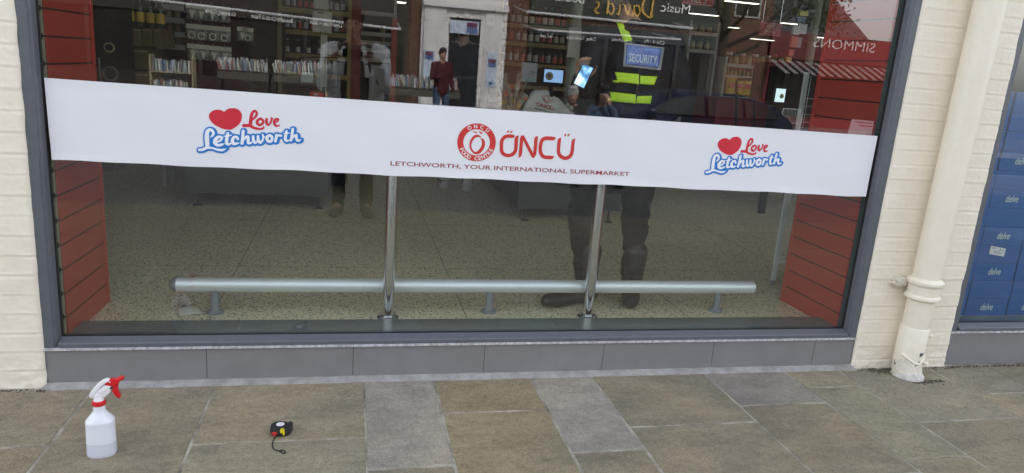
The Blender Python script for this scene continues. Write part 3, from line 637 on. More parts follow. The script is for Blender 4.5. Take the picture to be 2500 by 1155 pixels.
# ================================================================== downpipe
PIPE = mat('cream pipe paint', (.88, .81, .68), .42, nscale=5, namt=.05, bump=.3, bscale=32)
paint_dirt(PIPE)
def pipe():
    off = (4.06, -.150, 0); root = empty('downpipe', off, 'cream cast iron downpipe with a double collar running down the brick pier', 'downpipe')
    R0 = .066; bx, tx = 4.045, 4.075
    def ax(z): return bx+(tx-bx)*z/1.9
    MB(off).tube([(ax(z), -.150, z) for z in (.07, .3, .6, 1.0, 1.5, 2.2, 3.3)], [R0*.99, R0*.97, R0, R0*1.03, R0*1.05, R0*1.05, R0*1.05], 40).build('pipe_tube', PIPE, root, smooth=True)
    zc = A(2275, 712, Y=-.21).z; c = (ax(zc), -.150, zc)
    MB(off).lathe([(R0+.0005, -.062), (R0+.006, -.058), (R0+.017, -.052), (R0+.0185, -.044), (R0+.016, -.036), (R0+.0095, -.030), (R0+.0095, .016), (R0+.017, .022), (R0+.021, .031), (R0+.019, .042), (R0+.010, .050), (R0+.001, .056)], c, 48).build('pipe_collar', PIPE, root, smooth=True)
    # lug and plaster lump where the collar is fixed to the wall
    V = []; F = []; b = bmesh.new(); bmesh.ops.create_icosphere(b, subdivisions=4, radius=1)
    for v in b.verts:
        p = v.co.copy(); k = 1+.22*noise.noise(p*2.4)+.12*noise.noise(p*6); V.append((3.958+p.x*.045*k, -.078+p.y*.036*k, zc+.012+p.z*.033*k))
    F = [[v.index for v in f.verts] for f in b.faces]; b.free()
    MB(off).add(V, F).build('wall_lug', mat('lumpy cream paint', (.72, .66, .54), .7, nscale=30, namt=.25, bump=.8, bscale=80), root, smooth=True)
    # lower sleeve with an oblique front lip
    z1 = A(2252, 806, Y=-.21).z
    MB(off).tube([(ax(z), -.150, z) for z in (.075, z1-.004, z1)], [R0+.0035, R0+.0035, R0+.0005], 40).build('pipe_sleeve', PIPE, root, smooth=True)
    pts = []
    for k in range(15):
        a = math.radians(-160+k*140/14); zz = .083+.045*abs(math.cos(a))**1.5
        pts.append((ax(0)+(R0+.005)*math.cos(a), -.150+(R0+.005)*math.sin(a), zz))
    MB(off).tube(pts, .0058, 10).build('sleeve_lip', PIPE, root, smooth=True)
    for px, py in ((2274, 821), (2262, 889)):
        q = A(px, py, Y=-.150-R0*.86); b_ = MB(off)
        b_.tube([(q.x, q.y+.012, q.z), (q.x, q.y-.004, q.z), (q.x, q.y-.010, q.z)], [.011, .010, .006], 10); b_.build('pipe_bolt', PIPE, root, smooth=True)
    FL = mat('flaking cream paint', (.73, .68, .58), .6, nscale=26, col2=(.07, .06, .055), bump=.8, bscale=90, detail=9)
    FL.node_tree.nodes['Color Ramp'].color_ramp.elements[0].position = .40; FL.node_tree.nodes['Color Ramp'].color_ramp.elements[1].position = .425
    MB(off).tube([(4.047, -.152, .09), (4.043, -.158, .05), (4.040, -.168, .02), (4.038, -.176, .0)], [.069, .070, .071, .070], 40).build('pipe_shoe', FL, root, smooth=True)
    MB(off).tube([(4.038, -.178, .0015), (4.038, -.178, .007), (4.038, -.176, .012)], [.079, .078, .071], 40).build('shoe_foot', mat('chalky white rim', (.72, .70, .66), .8, nscale=40, col2=(.48, .46, .42), bump=.5, detail=7), root, smooth=True)
    q = A(2249, 868, Y=-.150-R0-.004); chip = MB(off); poly = [(-.010, -.016), (-.004, -.006), (-.012, .002), (-.006, .014), (.003, .010), (.012, .012), (.009, .0), (.002, -.004)]
    chip.prism([(q.x+a, q.z+b_) for a, b_ in poly], -.150-R0-.0048, -.150-R0+.01); chip.build('paint_chip', mat('bare metal', (.10, .10, .11), .7), root)
pipe()
# moss, grit and soil where wall and paving meet
def grit():
    rnd = random.Random(11); V = []; F = []
    b = bmesh.new(); bmesh.ops.create_icosphere(b, subdivisions=1, radius=1); iv = [v.co.copy() for v in b.verts]; jf = [[v.index for v in f.verts] for f in b.faces]; b.free()
    def lump(x, y, r):
        n = len(V); 
        for p in iv: k = 1+rnd.uniform(-.35, .35); V.append((x+p.x*r*k*1.3, y+p.y*r*k, max(.0, r*.25+p.z*r*.7*k)))
        F.extend([[i+n for i in f] for f in jf])
    for _ in range(900):
        seg = rnd.choice([(3.80, 4.40, -.082, .014), (3.86, 4.05, -.088, .03), (-.62, .0, -.085, .013), (4.0, 4.2, -.235, .022), (4.38, 4.9, -.075, .012)])
        x = rnd.uniform(seg[0], seg[1]); y = seg[2]-abs(rnd.gauss(0, seg[3])); 
        if (x-4.04)**2+(y+.17)**2 < .0052: continue
        lump(x, y, rnd.choice([.0015, .002, .003, .0045]))
    for _ in range(90):
        lump(rnd.uniform(3.7, 4.9), -rnd.uniform(.1, .45), rnd.uniform(.001, .0022))
    for _ in range(110):
        lump(rnd.uniform(-.5, 4.8), -rnd.uniform(.1, 1.1), rnd.uniform(.0007, .0016))
    me = bpy.data.meshes.new('g'); me.from_pydata(V, [], F)
    o = link('grit', me, mat('dark moss and grit', (.035, .03, .022), .95, nscale=300, col2=(.16, .13, .10)), smooth=True)
    tag(o, 'dark moss and grit gathered where the walls meet the pavement', 'grit', kind='stuff')
grit()
# ================================================================== spray bottle
HDPE = mat('milky plastic', (.80, .83, .90), .30, spec=.45)
n_, b_, L_ = nodes(HDPE); b_.inputs['Subsurface Weight'].default_value = .35; b_.inputs['Subsurface Radius'].default_value = (.02, .02, .025); b_.inputs['Subsurface Scale'].default_value = .6
LIQ = mat('milky plastic over liquid', (.66, .69, .78), .26, spec=.5)
SWH = mat('white trigger plastic', (.86, .86, .88), .28); SRD = mat('red trigger plastic', (.66, .012, .018), .30)
def bottle():
    q = A(250, 1108, Z=0); root = empty('spray_bottle', (q.x, q.y, 0), 'half empty milky white spray bottle with a red and white trigger head on the paving', 'spray bottle', rz=.12)
    def sup(z, rx, ry, n=40, e=2.6):
        o = []
        for k in range(n):
            a = 2*math.pi*k/n; c, s = math.cos(a), math.sin(a); o.append((rx*math.copysign(abs(c)**(2/e), c), ry*math.copysign(abs(s)**(2/e), s), z))
        return o
    def skin(rings, name, mt, par):
        b = MB(); n = len(rings[0]); vs = [v for r in rings for v in r]
        fs = [(i*n+k, i*n+(k+1) % n, (i+1)*n+(k+1) % n, (i+1)*n+k) for i in range(len(rings)-1) for k in range(n)]+[tuple(range(n))[::-1], tuple((len(rings)-1)*n+k for k in range(n))]
        b.add(vs, fs); return b.build(name, mt, par, smooth=True)
    a, d = .0465, .036
    zl = .052
    skin([sup(0.002, a*.86, d*.86), sup(.0, a*.90, d*.90), sup(.005, a*.975, d*.975), sup(.013, a, d), sup(zl, a*.985, d*.985)], 'liquid_level', LIQ, root)
    B = [sup(zl, a*.985, d*.985), sup(.1, a*.965, d*.97), sup(.126, a*.962, d*.97), sup(.1285, a*.975, d*.98), sup(.132, a*.962, d*.965, e=2.5), sup(.142, a*.80, d*.86, e=2.3), sup(.154, a*.60, d*.69, e=2.1), sup(.165, .0205, .0205, e=2), sup(.172, .0185, .0185, e=2), sup(.176, .0192, .0192, e=2), sup(.180, .0178, .0178, e=2), sup(.194, .0170, .0170, e=2)]
    skin(B, 'bottle_body', HDPE, root)
    cb = MB(); prof = []; n = 48; vs = []
    for z, r in ((.188, .0195), (.1905, .0208), (.196, .0210), (.203, .0200), (.2055, .0188)):
        for k in range(n):
            rr = r+(.0006 if k % 2 else 0)*(z > .189 and z < .204); an = 2*math.pi*k/n; vs.append((rr*math.cos(an), rr*math.sin(an), z))
    cb.add(vs, [(i*n+k, i*n+(k+1) % n, (i+1)*n+(k+1) % n, (i+1)*n+k) for i in range(4) for k in range(n)]+[tuple(range(n))[::-1], tuple(4*n+k for k in range(n))]); cb.build('screw_collar', SRD, root)
    MB().lathe([(.0165, .205), (.0165, .208), (.0135, .213), (.0128, .222), (.0135, .228)], (0, 0, 0), 28).build('neck', SWH, root, smooth=True)
    # trigger head in profile, photo crop (1155 px over 250 px)
    def hp(u, v): p = A(150+u/4.62, 900+v/4.62, Y=q.y); return (p.x-q.x, p.z+.0)
    def prof_(pts, th, name, mt, r=.003, yo=0):
        b = MB(); b.prism([hp(*p) for p in pts], yo-th, yo+th); return b.build(name, mt, head, bevel=r, smooth=True)
    head = empty('trigger_head', (0, 0, 0), None, None); head.parent = root
    for k in list(head.keys()): del head[k]
    prof_([(318,290),(330,262),(372,210),(420,160),(470,128),(510,118),(545,124),(536,142),(500,158),(455,196),(415,240),(372,292),(345,318),(322,312)], .0105, 'rear_shell', SWH, .004)
    prof_([(345,318),(380,278),(430,225),(490,180),(560,196),(582,212),(552,245),(548,268),(505,300),(480,322),(385,330)], .0085, 'pump_body', SWH, .002)
    prof_([(400,262),(448,225),(455,232),(540,185),(556,205),(470,268),(412,286)], .0100, 'pump_rib', SWH, .0015)
    prof_([(500,158),(545,124),(600,122),(618,128),(640,152),(650,160),(592,215),(575,200),(560,196),(520,186),(495,182)], .0095, 'red_shroud', SRD, .002)
    b = MB(); p0 = hp(605, 150); p1 = hp(694, 105); P0, P1 = Vector((p0[0], 0, p0[1])), Vector((p1[0], 0, p1[1])); dd = (P1-P0).normalized()
    b.tube([P0, P0+dd*.004, P1-dd*.004, P1], [.0095, .0085, .0075, .0062], 20); b.build('nozzle', SRD, head, smooth=True)
    prof_([(562,242),(600,205),(640,185),(632,215),(640,262),(670,318),(662,332),(640,338),(612,318),(588,282)], .0075, 'trigger', SRD, .0025)
    prof_([(548,205),(576,196),(580,212),(562,228),(550,222)], .0102, 'slot', GASK, .0005)
    for u, v in ((548, 147), (520, 186)):
        x, z = hp(u, v); MB().tube([(x, -.0110, z), (x, .0110, z)], .0023, 12).build('rivet', SWH, head, smooth=True)
bottle()
# ================================================================== tape measure
def tape():
    q = A(686, 1056, Z=0); root = empty('tape_measure', (q.x, q.y, 0), 'black rubber tape measure with a yellow stop button and wrist cord lying on the flagstones', 'tape measure')
    BLK = mat('black rubber', (.018, .018, .02), .55, bump=.15, bscale=300)
    def out(u, v): p = A(620+u/9.625, 1000+v/9.625, Z=.03); return (p.x-q.x, p.y-q.y)
    pts = [out(*p) for p in [(386,400),(400,340),(480,285),(600,266),(720,278),(800,296),(820,270),(905,268),(908,335),(880,390),(840,430),(790,462),(720,482),(600,486),(450,468),(395,430)]]
    pts = [(x, y-.000) for x, y in pts]
    b = MB(); b.prismz(pts, .002, .031); b.build('case', BLK, root, bevel=.005, smooth=True)
    b = MB(); cc = [sum(p[i] for p in pts)/len(pts) for i in (0, 1)]
    b.prismz([(cc[0]+(x-cc[0])*1.035, cc[1]+(y-cc[1])*1.035) for x, y in pts], .010, .023); b.build('rubber_jacket', BLK, root, bevel=.003, smooth=True)
    c = A(620+620/9.625, 1000+350/9.625, Z=.032); cx, cy = c.x-q.x, c.y-q.y
    MB().lathe([(.0185, .0305), (.0185, .0325), (.017, .0330)], (cx, cy, 0), 36).build('raised_rim', BLK, root, smooth=True)
    lab = MB().lathe([(.0152, .0328), (.0152, .0334)], (cx, cy, 0), 36).build('round_label', mat('label white', (.80, .78, .82), .4), root)
    lk = mat('label print', (.45, .25, .30), .6)
    lettering('label_print', 'MEASURE', lambda x, y: Vector((cx-.004+y*.5+x*.35, cy-.008+x*.8-y*.3, .0337)), lk, lab, .003)
    lettering('label_print', '5m x 19', lambda x, y: Vector((cx+.002+y*.5+x*.35, cy-.008+x*.8-y*.3, .0337)), lk, lab, .003)
    def fr(u, v, y): p = A(620+u/9.625, 1000+v/9.625, Y=q.y+y); return (p.x-q.x, p.z)
    yf = min(p[1] for p in pts)
    b = MB(); b.prism([fr(*p, yf) for p in [(612,500),(622,470),(665,450),(712,475),(725,540),(715,595),(685,600),(680,540),(650,545),(632,555)]], yf-.0045, yf+.006); b.build('stop_button', mat('yellow plastic', (.80, .62, .02), .4), root, bevel=.0012)
    b = MB(); b.prism([fr(*p, yf) for p in [(412,560),(470,545),(540,545),(545,570),(500,610),(470,622),(455,600),(500,572),(430,580)]], yf-.0035, yf+.008); b.build('red_logo_mark', mat('red rubber', (.60, .03, .02), .5), root, bevel=.001)
    P = []
    for u, v, z in ((640,560,.010),(560,590,.006),(490,660,.0035),(450,740,.003),(435,820,.003),(450,900,.003),(500,950,.003),(580,965,.003),(660,958,.003),(710,968,.003),(738,995,.003),(720,1025,.003),(680,1025,.003),(640,995,.003),(590,975,.0052)):
        p = A(620+u/9.625, 1000+v/9.625, Z=z); P.append((p.x-q.x, p.y-q.y, z))
    sm = [tuple(p) for p in catmull(P, 5)]
    MB().tube(sm, .0023, 10).build('wrist_cord', mat('cord', (.03, .028, .026), .8, bump=.4, bscale=700), root, smooth=True)
tape()
# ================================================================== blue boxes in the right hand window
BLU = mat('blue printed carton', (.004, .105, .36), .5, spec=.25, nscale=6, namt=.12)
BLU2 = mat('carton flap shadow board', (.01, .05, .14), .6)
DLV = mat('carton print', (.55, .68, .62), .6)
def cartons():
    yb = .27; bw = A(2450, 700, Y=yb).x-A(2350+ -0, 700, Y=yb).x; 
    z0 = FZ+.0; x0 = A(2356, 760, Y=yb).x; xs = [x0-bw-.008, x0, x0+bw+.008, x0+2*(bw+.008), x0+3*(bw+.008)]
    zt_ = A(2440, 310, Y=yb).z; bh = A(2370, 674, Y=yb).z-A(2360, 760, Y=yb).z
    def carton(x, z, w_, h, label):
        r = empty('carton', (x, yb, z), label, 'carton', 'blue cartons stacked behind the right window')
        MB().box((0, 0, .0), (w_, .3, h*.49)).build('lower_tray', BLU, r, bevel=.0025)
        MB().box((-.0012, -.0016, h*.497), (w_+.0012, .3016, h-.001)).build('lid', BLU, r, bevel=.003)
        lettering('printed_word', 'delve', lambda u, v: Vector((w_*.5+u, -.0022, h*.17+v)), DLV, r, h*.19, width=w_*.30, align='CENTER', shear=.25, offset=.01)
        return r
    # the trailing label says which stack and which place in it
    proto = None; names = ['first column by the frame', 'second column from the frame', 'third column from the frame', 'fourth column from the frame', 'fifth column from the frame']
    rows = int((zt_-z0)/bh)+1; rn = ['bottom', 'second', 'third', 'fourth', 'fifth', 'sixth', 'seventh']
    for i, x in enumerate(xs):
        for k in range(rows):
            lab = 'blue carton printed with delve, '+rn[k]+' from the floor in the '+names[i]
            if proto is None: proto = carton(x, z0, bw, bh, lab); o = proto
            else: o = copy_tree(proto); o.location = (x+random.uniform(-.003, .003), yb+random.uniform(-.004, .004), z0+k*bh)
            o['label'] = lab
    a, b, c, d = [A(*p, Y=yb-.0045) for p in ((2415, 620), (2451, 627), (2456, 607), (2420, 600))]
    s = empty('parcel_label', a, 'white number sticker 495294 stuck on a blue carton', 'sticker')
    MB(a).add([a, b, c, d, a+Vector((0, .0008, 0)), b+Vector((0, .0008, 0)), c+Vector((0, .0008, 0)), d+Vector((0, .0008, 0))], [(0, 1, 2, 3), (7, 6, 5, 4), (0, 4, 5, 1), (1, 5, 6, 2), (2, 6, 7, 3), (3, 7, 4, 0)]).build('sticker_sheet', mat('sticker white', (.75, .75, .78), .5), s)
    ux = (b-a).normalized(); uz = (d-a).normalized(); W_ = (b-a).length; H_ = (d-a).length
    INK = mat('black ink', (.02, .02, .02), .6)
    lettering('sticker_number', '495294', lambda x, y: ux*(W_*.5+x)+uz*(H_*.22+y)+Vector((0, -.0012, 0)), INK, s, H_*.26, width=W_*.52, align='CENTER')
    k = MB()
    for u0, u1, v in ((.06, .3, .86), (.06, .38, .72), (.45, .92, .66)):
        p, q_ = ux*W_*u0+uz*H_*v, ux*W_*u1+uz*H_*v; t = uz*.0018; y = Vector((0, -.0012, 0)); k.add([p+y, q_+y, q_+t+y, p+t+y], [(0, 1, 2, 3)])
    p = ux*W_*.62+uz*H_*.74; y = Vector((0, -.0012, 0)); k.add([p+y, p+ux*.007+y, p+ux*.0035+uz*.009+y], [(0, 1, 2)]); k.build('sticker_lines', INK, s)
    MB().box((0, 0, 0), (1, 1, 1))
cartons()
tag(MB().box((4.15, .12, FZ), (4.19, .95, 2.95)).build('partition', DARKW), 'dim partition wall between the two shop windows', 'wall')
# ================================================================== white mesh rack by the right panel
def rack():
    WM = mat('white powder coat', (.62, .64, .62), .4); yb = .80
    p0 = A(1885, 695, Z=FZ); yb = p0.y; x = p0.x; root = empty('wire_rack', (x, yb, FZ), 'white wire mesh display rack standing behind the right red panel', 'wire rack')
    MB().box((-.012, -.012, .03), (.012, .012, 1.35)).build('upright', WM, root, bevel=.002)
    MB().lathe([(.010, 0), (.013, .004), (.010, .012), (.008, .03)], (0, 0, 0), 14).build('foot', GRY, root, smooth=True)
    MB().box((.40, -.012, .03), (.424, .012, 1.35)).build('upright', WM, root, bevel=.002)
    z = A(1890, 638, Y=yb).z-FZ
    MB().box((.012, -.010, z-.012), (.40, .010, z+.012)).build('cross_bar', WM, root, bevel=.002)
    m_ = MB()
    for k in range(22): zz = z+.03+k*.048; m_.tube([(.012, 0, zz), (.40, 0, zz)], .0022, 6)
    for k in range(9): m_.tube([(.030+k*.045, -.003, z+.01), (.030+k*.045, -.003, 1.33)], .0022, 6)
    m_.build('wire_mesh', WM, root, smooth=True)
rack()
# ================================================================== people
SKIN = mat('skin', (.48, .27, .19), .5, nscale=30, namt=.12)
def person(loc, rz, label, name='person', h=1.75, voxel=.013, group=None, top=None, legs=None, shoes=None, hair=None, hairstyle='short', pose=None, build=1.0, jacket_wr=.010, skin=SKIN, fingers=True, cat='person', head_extra=None):
    """local frame: facing -y, +x is the person's left. pose overrides joint positions."""
    k = h/1.75
    J = dict(pel=(0, 0, .93), che=(0, .005, 1.28), nek=(0, .01, 1.47), hed=(0, -.01, 1.63),
             shR=(-.185, .01, 1.41), shL=(.185, .01, 1.41), elR=(-.24, .03, 1.12), elL=(.24, .03, 1.12), wrR=(-.25, -.06, .88), wrL=(.25, -.06, .88),
             hiR=(-.09, 0, .90), hiL=(.09, 0, .90), knR=(-.11, -.02, .50), knL=(.11, -.02, .50), anR=(-.12, .02, .09), anL=(.12, .02, .09),
             toR=(-.15, -.15, .035), toL=(.15, -.15, .035), hdR=(0, 0, -1), hdL=(0, 0, -1), hnR=(1, 0, 0), hnL=(-1, 0, 0), curl=.5)
    if pose: J.update(pose)
    P = {a: (Vector(v)*k if a[:2] not in ('hd', 'hn') and a != 'curl' else v) for a, v in J.items()}; P['hed'] = Vector(J['hed'])*k
    root = empty(name, loc, label, cat, group, rz)
    b = build
    hd = P['hed']; nk = P['nek']
    c = [(hd+Vector((0, .012, .025))*k, hd+Vector((0, .012, .03))*k, .088*k, .088*k, (.86, 1.02, 1.12)), (hd+Vector((0, -.020, -.055))*k, hd+Vector((0, -.018, -.03))*k, .058*k, .064*k, (.92, 1, 1.05)),
         (hd+Vector((0, -.062, -.095))*k, hd+Vector((0, -.05, -.09))*k, .024*k, .026*k), (hd+Vector((0, -.088, .008))*k, hd+Vector((0, -.104, -.028))*k, .009*k, .0135*k),
         (hd+Vector((0, -.084, -.058))*k, hd+Vector((0, -.084, -.058))*k, .018*k, .018*k, (1.2, .6, .55)),
         (hd+Vector((-.076, .015, -.005))*k, hd+Vector((-.078, .018, -.03))*k, .020*k, .014*k, (.45, .8, 1.2)), (hd+Vector((.076, .015, -.005))*k, hd+Vector((.078, .018, -.03))*k, .020*k, .014*k, (.45, .8, 1.2)),
         (hd+Vector((0, .012, -.06))*k, nk, .055*k, .060*k), (nk, P['che'], .07*k, .12*k, (1.1, .75, 1)), (P['che'], P['pel'], .12*k*b, .125*k*b, (1.15, .75, 1))]
    for s in 'RL':
        c += [(P['sh'+s], P['el'+s], .045*k, .038*k), (P['el'+s], P['wr'+s], .038*k, .026*k), (P['hi'+s], P['kn'+s], .075*k, .05*k), (P['kn'+s], P['an'+s], .048*k, .035*k), (P['an'+s], P['to'+s], .035*k, .028*k), (nk, P['sh'+s], .05*k, .05*k)]
        if fingers: hand(c, P['wr'+s], P['hd'+s], P['hn'+s], 1 if s == 'R' else -1, J['curl'], k)
    body = blob('body', c, skin, root, voxel)
    e = MB()
    for sx in (-1, 1): e.lathe([(.002, -.011), (.009, -.007), (.0115, 0), (.009, .007), (.002, .011)], tuple(hd+Vector((sx*.031, -.072, .012))*k), 12)
    e.build('eyes', mat('eye white', (.35, .3, .28), .2), body, smooth=True)
    cl = {}
    if top:
        c = [(nk+Vector((0, 0, -.035))*k, P['che'], .085*k, .150*k*b, (1.22, .74, 1)), (P['che'], P['pel']+Vector((0, 0, .0)), .150*k*b, .150*k*b, (1.16, .80, 1)), (P['pel'], P['pel']+Vector((0, 0, -.06))*k, .155*k*b, .155*k*b, (1.16, .8, .8))]
        for s in 'RL': c += [(nk+Vector((0, 0, -.02))*k, P['sh'+s], .062*k, .066*k*b), (P['sh'+s], P['el'+s], .068*k*b, .055*k*b), (P['el'+s], P['wr'+s]*.93+P['el'+s]*.07, .055*k*b, .043*k)]
        cl['top'] = blob('jacket', c, top, root, voxel, jacket_wr, 15)
    if legs:
        c = [(P['pel']+Vector((0, 0, .03)), P['pel']+Vector((0, 0, -.03)), .125*k*b, .13*k*b, (1.15, .85, 1))]
        for s in 'RL': c += [(P['hi'+s], P['kn'+s], .095*k*b, .072*k), (P['kn'+s], P['an'+s], .072*k, .056*k)]
        cl['legs'] = blob('trousers', c, legs, root, voxel, .017, 24)
    if shoes:
        for s in 'RL':
            a, t = P['an'+s], P['to'+s]; d = (t-a); d.z = 0; d.normalize(); up = Vector((0, 0, 1))
            c = [(a+up*.19, a+up*.13, .066*k, .061*k), (a+up*.16, a-up*.02*k, .060*k, .056*k), (a-d*.035-up*.045*k, t-d*.02, .050*k, .050*k, (1, 1, .95)), (t-d*.03, t+d*.035, .048*k, .042*k, (1, 1, .85))]
            blob('boot', c, shoes, root, .009, .003, 30)
    if hair is not None:
        c = [(hd+Vector((0, .020, .045))*k, hd+Vector((0, .03, .03))*k, .094*k, .093*k, (.9, 1.05, 1.08)), (hd+Vector((0, -.045, .10))*k, hd+Vector((0, 0, .11))*k, .042*k, .052*k, (1.4, 1, .8)), (hd+Vector((0, .06, -.02))*k, hd+Vector((0, .05, -.05))*k, .06*k, .05*k)]
        if hairstyle == 'curly':
            r = random.Random(4)
            for _ in range(46):
                a, el = r.uniform(0, 6.28), r.uniform(.15, 1.5); q = hd+Vector((math.cos(a)*math.cos(el)*.085, math.sin(a)*math.cos(el)*.095+.02, math.sin(el)*.105+.035))*k
                if q.y < hd.y-.05 and q.z < hd.z+.07: continue
                c.append((q, q, .022*k, .022*k))
        if hairstyle == 'long': c += [(hd+Vector((sx*.07, .03, .03))*k, hd+Vector((sx*.085, .03, -.18))*k, .035*k, .03*k) for sx in (-1, 1)]+[(hd+Vector((0, .08, 0))*k, hd+Vector((0, .09, -.2))*k, .06*k, .05*k)]
        blob('hair', c, hair, root, .008 if hairstyle == 'curly' else .012, .006, 40)
    return root, cl, P
# ---- the security guard inside
NAVY = mat('dark navy jacket', (.006, .008, .014), .7, spec=.25, bump=.35, bscale=30)
BLKT = mat('black trousers', (.006, .006, .007), .9, spec=.15, bump=.3, bscale=60)
BOOT = mat('black boots', (.010, .010, .011), .45, bump=.2, bscale=80)
BEARD = mat('grey brown hair', (.14, .10, .075), .8, nscale=60, namt=.5, bump=.6, bscale=200)
gx, gy = 2.70, .63
Gr = Matrix.Rotation(math.radians(-12), 4, 'Z')
def gl(x, y, z): p = Gr.inverted() @ Vector((x-gx, y-gy, z-FZ)); k = 1.86/1.75; return (p.x/k, p.y/k, p.z/k)
shR, shL = A(1468, 92, Y=.60), A(1634, 104, Y=.64)
elR, wrR = A(1412, 236, Y=.52), A(1420, 205, Y=.36)
elL, wrL = A(1672, 245, Y=.62), A(1600, 300, Y=.42)
knR, knL = A(1420, 520, Y=.56), A(1552, 530, Y=.56)
anR, toR = A(1432, 690, Y=.52), A(1352, 722, Y=.44)
anL, toL = A(1543, 690, Y=.52), A(1540, 728, Y=.44)
pose = dict(shR=gl(*shR), shL=gl(*shL), elR=gl(*elR), wrR=gl(*wrR), elL=gl(*elL), wrL=gl(*wrL), knR=gl(*knR), knL=gl(*knL),
            anR=gl(anR.x, anR.y, FZ+.105), toR=gl(toR.x, toR.y, FZ+.042), anL=gl(anL.x, anL.y, FZ+.105), toL=gl(toL.x, toL.y, FZ+.042),
            hiR=gl(*A(1445, 400, Y=.62)), hiL=gl(*A(1560, 410, Y=.63)), pel=gl(*A(1505, 385, Y=.63)), che=gl(*A(1552, 170, Y=.66)), nek=gl(*A(1530, 62, Y=.64)), hed=gl(*A(1503, -42, Y=.56)),
            hdR=(-.1, -.35, .9), hnR=(.2, -.9, 0), hdL=(-.8, -.5, -.2), hnL=(0, .3, -1), curl=1.0)
guard, gc, GP = person((gx, gy, FZ), math.radians(-12), 'security guard in dark jacket with yellow hi-vis tapes standing behind the window', h=1.86, voxel=.011, top=NAVY, legs=BLKT, shoes=BOOT, hair=BEARD, pose=pose, build=1.12)
bpy.context.view_layer.update()
hdp = GP['hed']; k_ = 1.06
blob('beard', [(hdp+Vector((0, -.055, -.085))*k_, hdp+Vector((0, -.045, -.14))*k_, .052*k_, .035*k_), (hdp+Vector((-.05, -.02, -.06))*k_, hdp+Vector((0, -.05, -.1))*k_, .035, .04), (hdp+Vector((.05, -.02, -.06))*k_, hdp+Vector((0, -.05, -.1))*k_, .035, .04)], BEARD, guard, .008, .006, 50)
blob('jacket_collar', [(GP['nek']+Vector((math.cos(a)*.078, math.sin(a)*.07, -.02)), GP['nek']+Vector((math.cos(a)*.072, math.sin(a)*.066, .02)), .018, .013) for a in [i*math.pi/12 for i in range(24)]], NAVY, gc['top'], .008, .004, 30)
jm = gc['top'].data; GM = guard.matrix_world.copy(); jv = [GM @ v.co for v in jm.vertices]; JB = BVHTree.FromPolygons(jv, [tuple(p.vertices) for p in jm.polygons]); GI = GM.inverted()
def drape(quad, nu, nv, name, mt, lift=.004, thick=.0015, parent=None, fn=None, fb=.45):
    """lay a patch of cloth whose corners are seen at the given photo points onto the jacket"""
    Q = [np.array(q, float) for q in quad]; V = []; F = []
    def hit(px, py, l):
        v = Vector(FW + RX*(px-1250)/FPX - UP*(py-577.5)/FPX).normalized(); o = Vector(CAM); h, nrm, i, d = JB.ray_cast(o, v)
        if h is None or h.y > .85: return None
        return h-v*l
    pts = fn if fn else [(i/nu, j/nv) for i in range(nu+1) for j in range(nv+1)]
    last = None
    for u, v_ in pts:
        p = (Q[0]*(1-u)+Q[1]*u)*(1-v_)+(Q[3]*(1-u)+Q[2]*u)*v_; h = hit(p[0], p[1], lift)
        if h is None: h = A(p[0], p[1], Y=(last.y if last else fb))
        last = h; V.append(GI @ h)
    return V
def patch(quad, nu, nv, name, mt, lift=.005, parent=None):
    V = drape(quad, nu, nv, name, mt, lift); F = [(i*(nv+1)+j, (i+1)*(nv+1)+j, (i+1)*(nv+1)+j+1, i*(nv+1)+j+1) for i in range(nu) for j in range(nv)]
    # relax so that the tape bridges small wrinkles
    A_ = np.array([tuple(v) for v in V]).reshape(nu+1, nv+1, 3)
    for _ in range(3):
        B = A_.copy(); B[1:-1, :, 1] = (A_[:-2, :, 1]+A_[2:, :, 1]+A_[1:-1, :, 1])/3; A_[:, :, 1] = B[:, :, 1]
    me = bpy.data.meshes.new(name); me.from_pydata(A_.reshape(-1, 3).tolist(), [], F); o = link(name, me, mt, parent or gc['top'], smooth=True)
    md = o.modifiers.new('s', 'SOLIDIFY'); md.thickness = .0016; md.offset = 0; return o
HIV = mat('hi-vis yellow tape', (.62, .92, .015), .5, nscale=60, namt=.15, emit=(.5, .9, .0), estr=.0)
SILV = mat('silver reflective edge', (.42, .43, .45), .35); SBLU = mat('shiny blue panel', (.03, .06, .36), .12, spec=.9, nscale=14, col2=(.25, .38, .75), bump=.5, bscale=25, detail=6)
patch([(1503, 50), (1522, 47), (1544, 98), (1524, 103)], 6, 14, 'shoulder_tape', HIV)
patch([(1501, 176), (1560, 181), (1560, 206), (1508, 200)], 14, 6, 'hivis_tape', HIV); patch([(1563, 185), (1605, 187), (1597, 208), (1563, 205)], 10, 6, 'hivis_tape', HIV)
patch([(1488, 224), (1552, 231), (1552, 253), (1492, 247)], 14, 6, 'hivis_tape', HIV); patch([(1555, 235), (1592, 234), (1588, 254), (1554, 252)], 10, 6, 'hivis_tape', HIV)
patch([(1497, 196), (1512, 196), (1512, 203), (1495, 201)], 3, 2, 'hivis_tape', HIV); patch([(1484, 240), (1496, 241), (1496, 248), (1483, 246)], 3, 2, 'hivis_tape', HIV)
patch([(1525, 104), (1622, 116), (1613, 172), (1521, 162)], 20, 10, 'panel_border', SILV, .008)
panel = patch([(1530, 109), (1616, 119), (1608, 166), (1527, 157)], 20, 10, 'security_panel', SBLU, .012)
tv, tf = text2d('SECURITY', 1, offset=.02, res=2); W_ = tv[:, 0].max(); pts = [(.09+.83*x/W_, .82-.40*y) for x, y in tv]
V = drape([(1530, 109), (1616, 119), (1608, 166), (1527, 157)], 1, 1, '', None, .019, fn=pts)
me = bpy.data.meshes.new('t'); me.from_pydata([tuple(v) for v in V], [], tf); link('security_lettering', me, mat('reflective grey print', (.62, .66, .78), .4), panel)
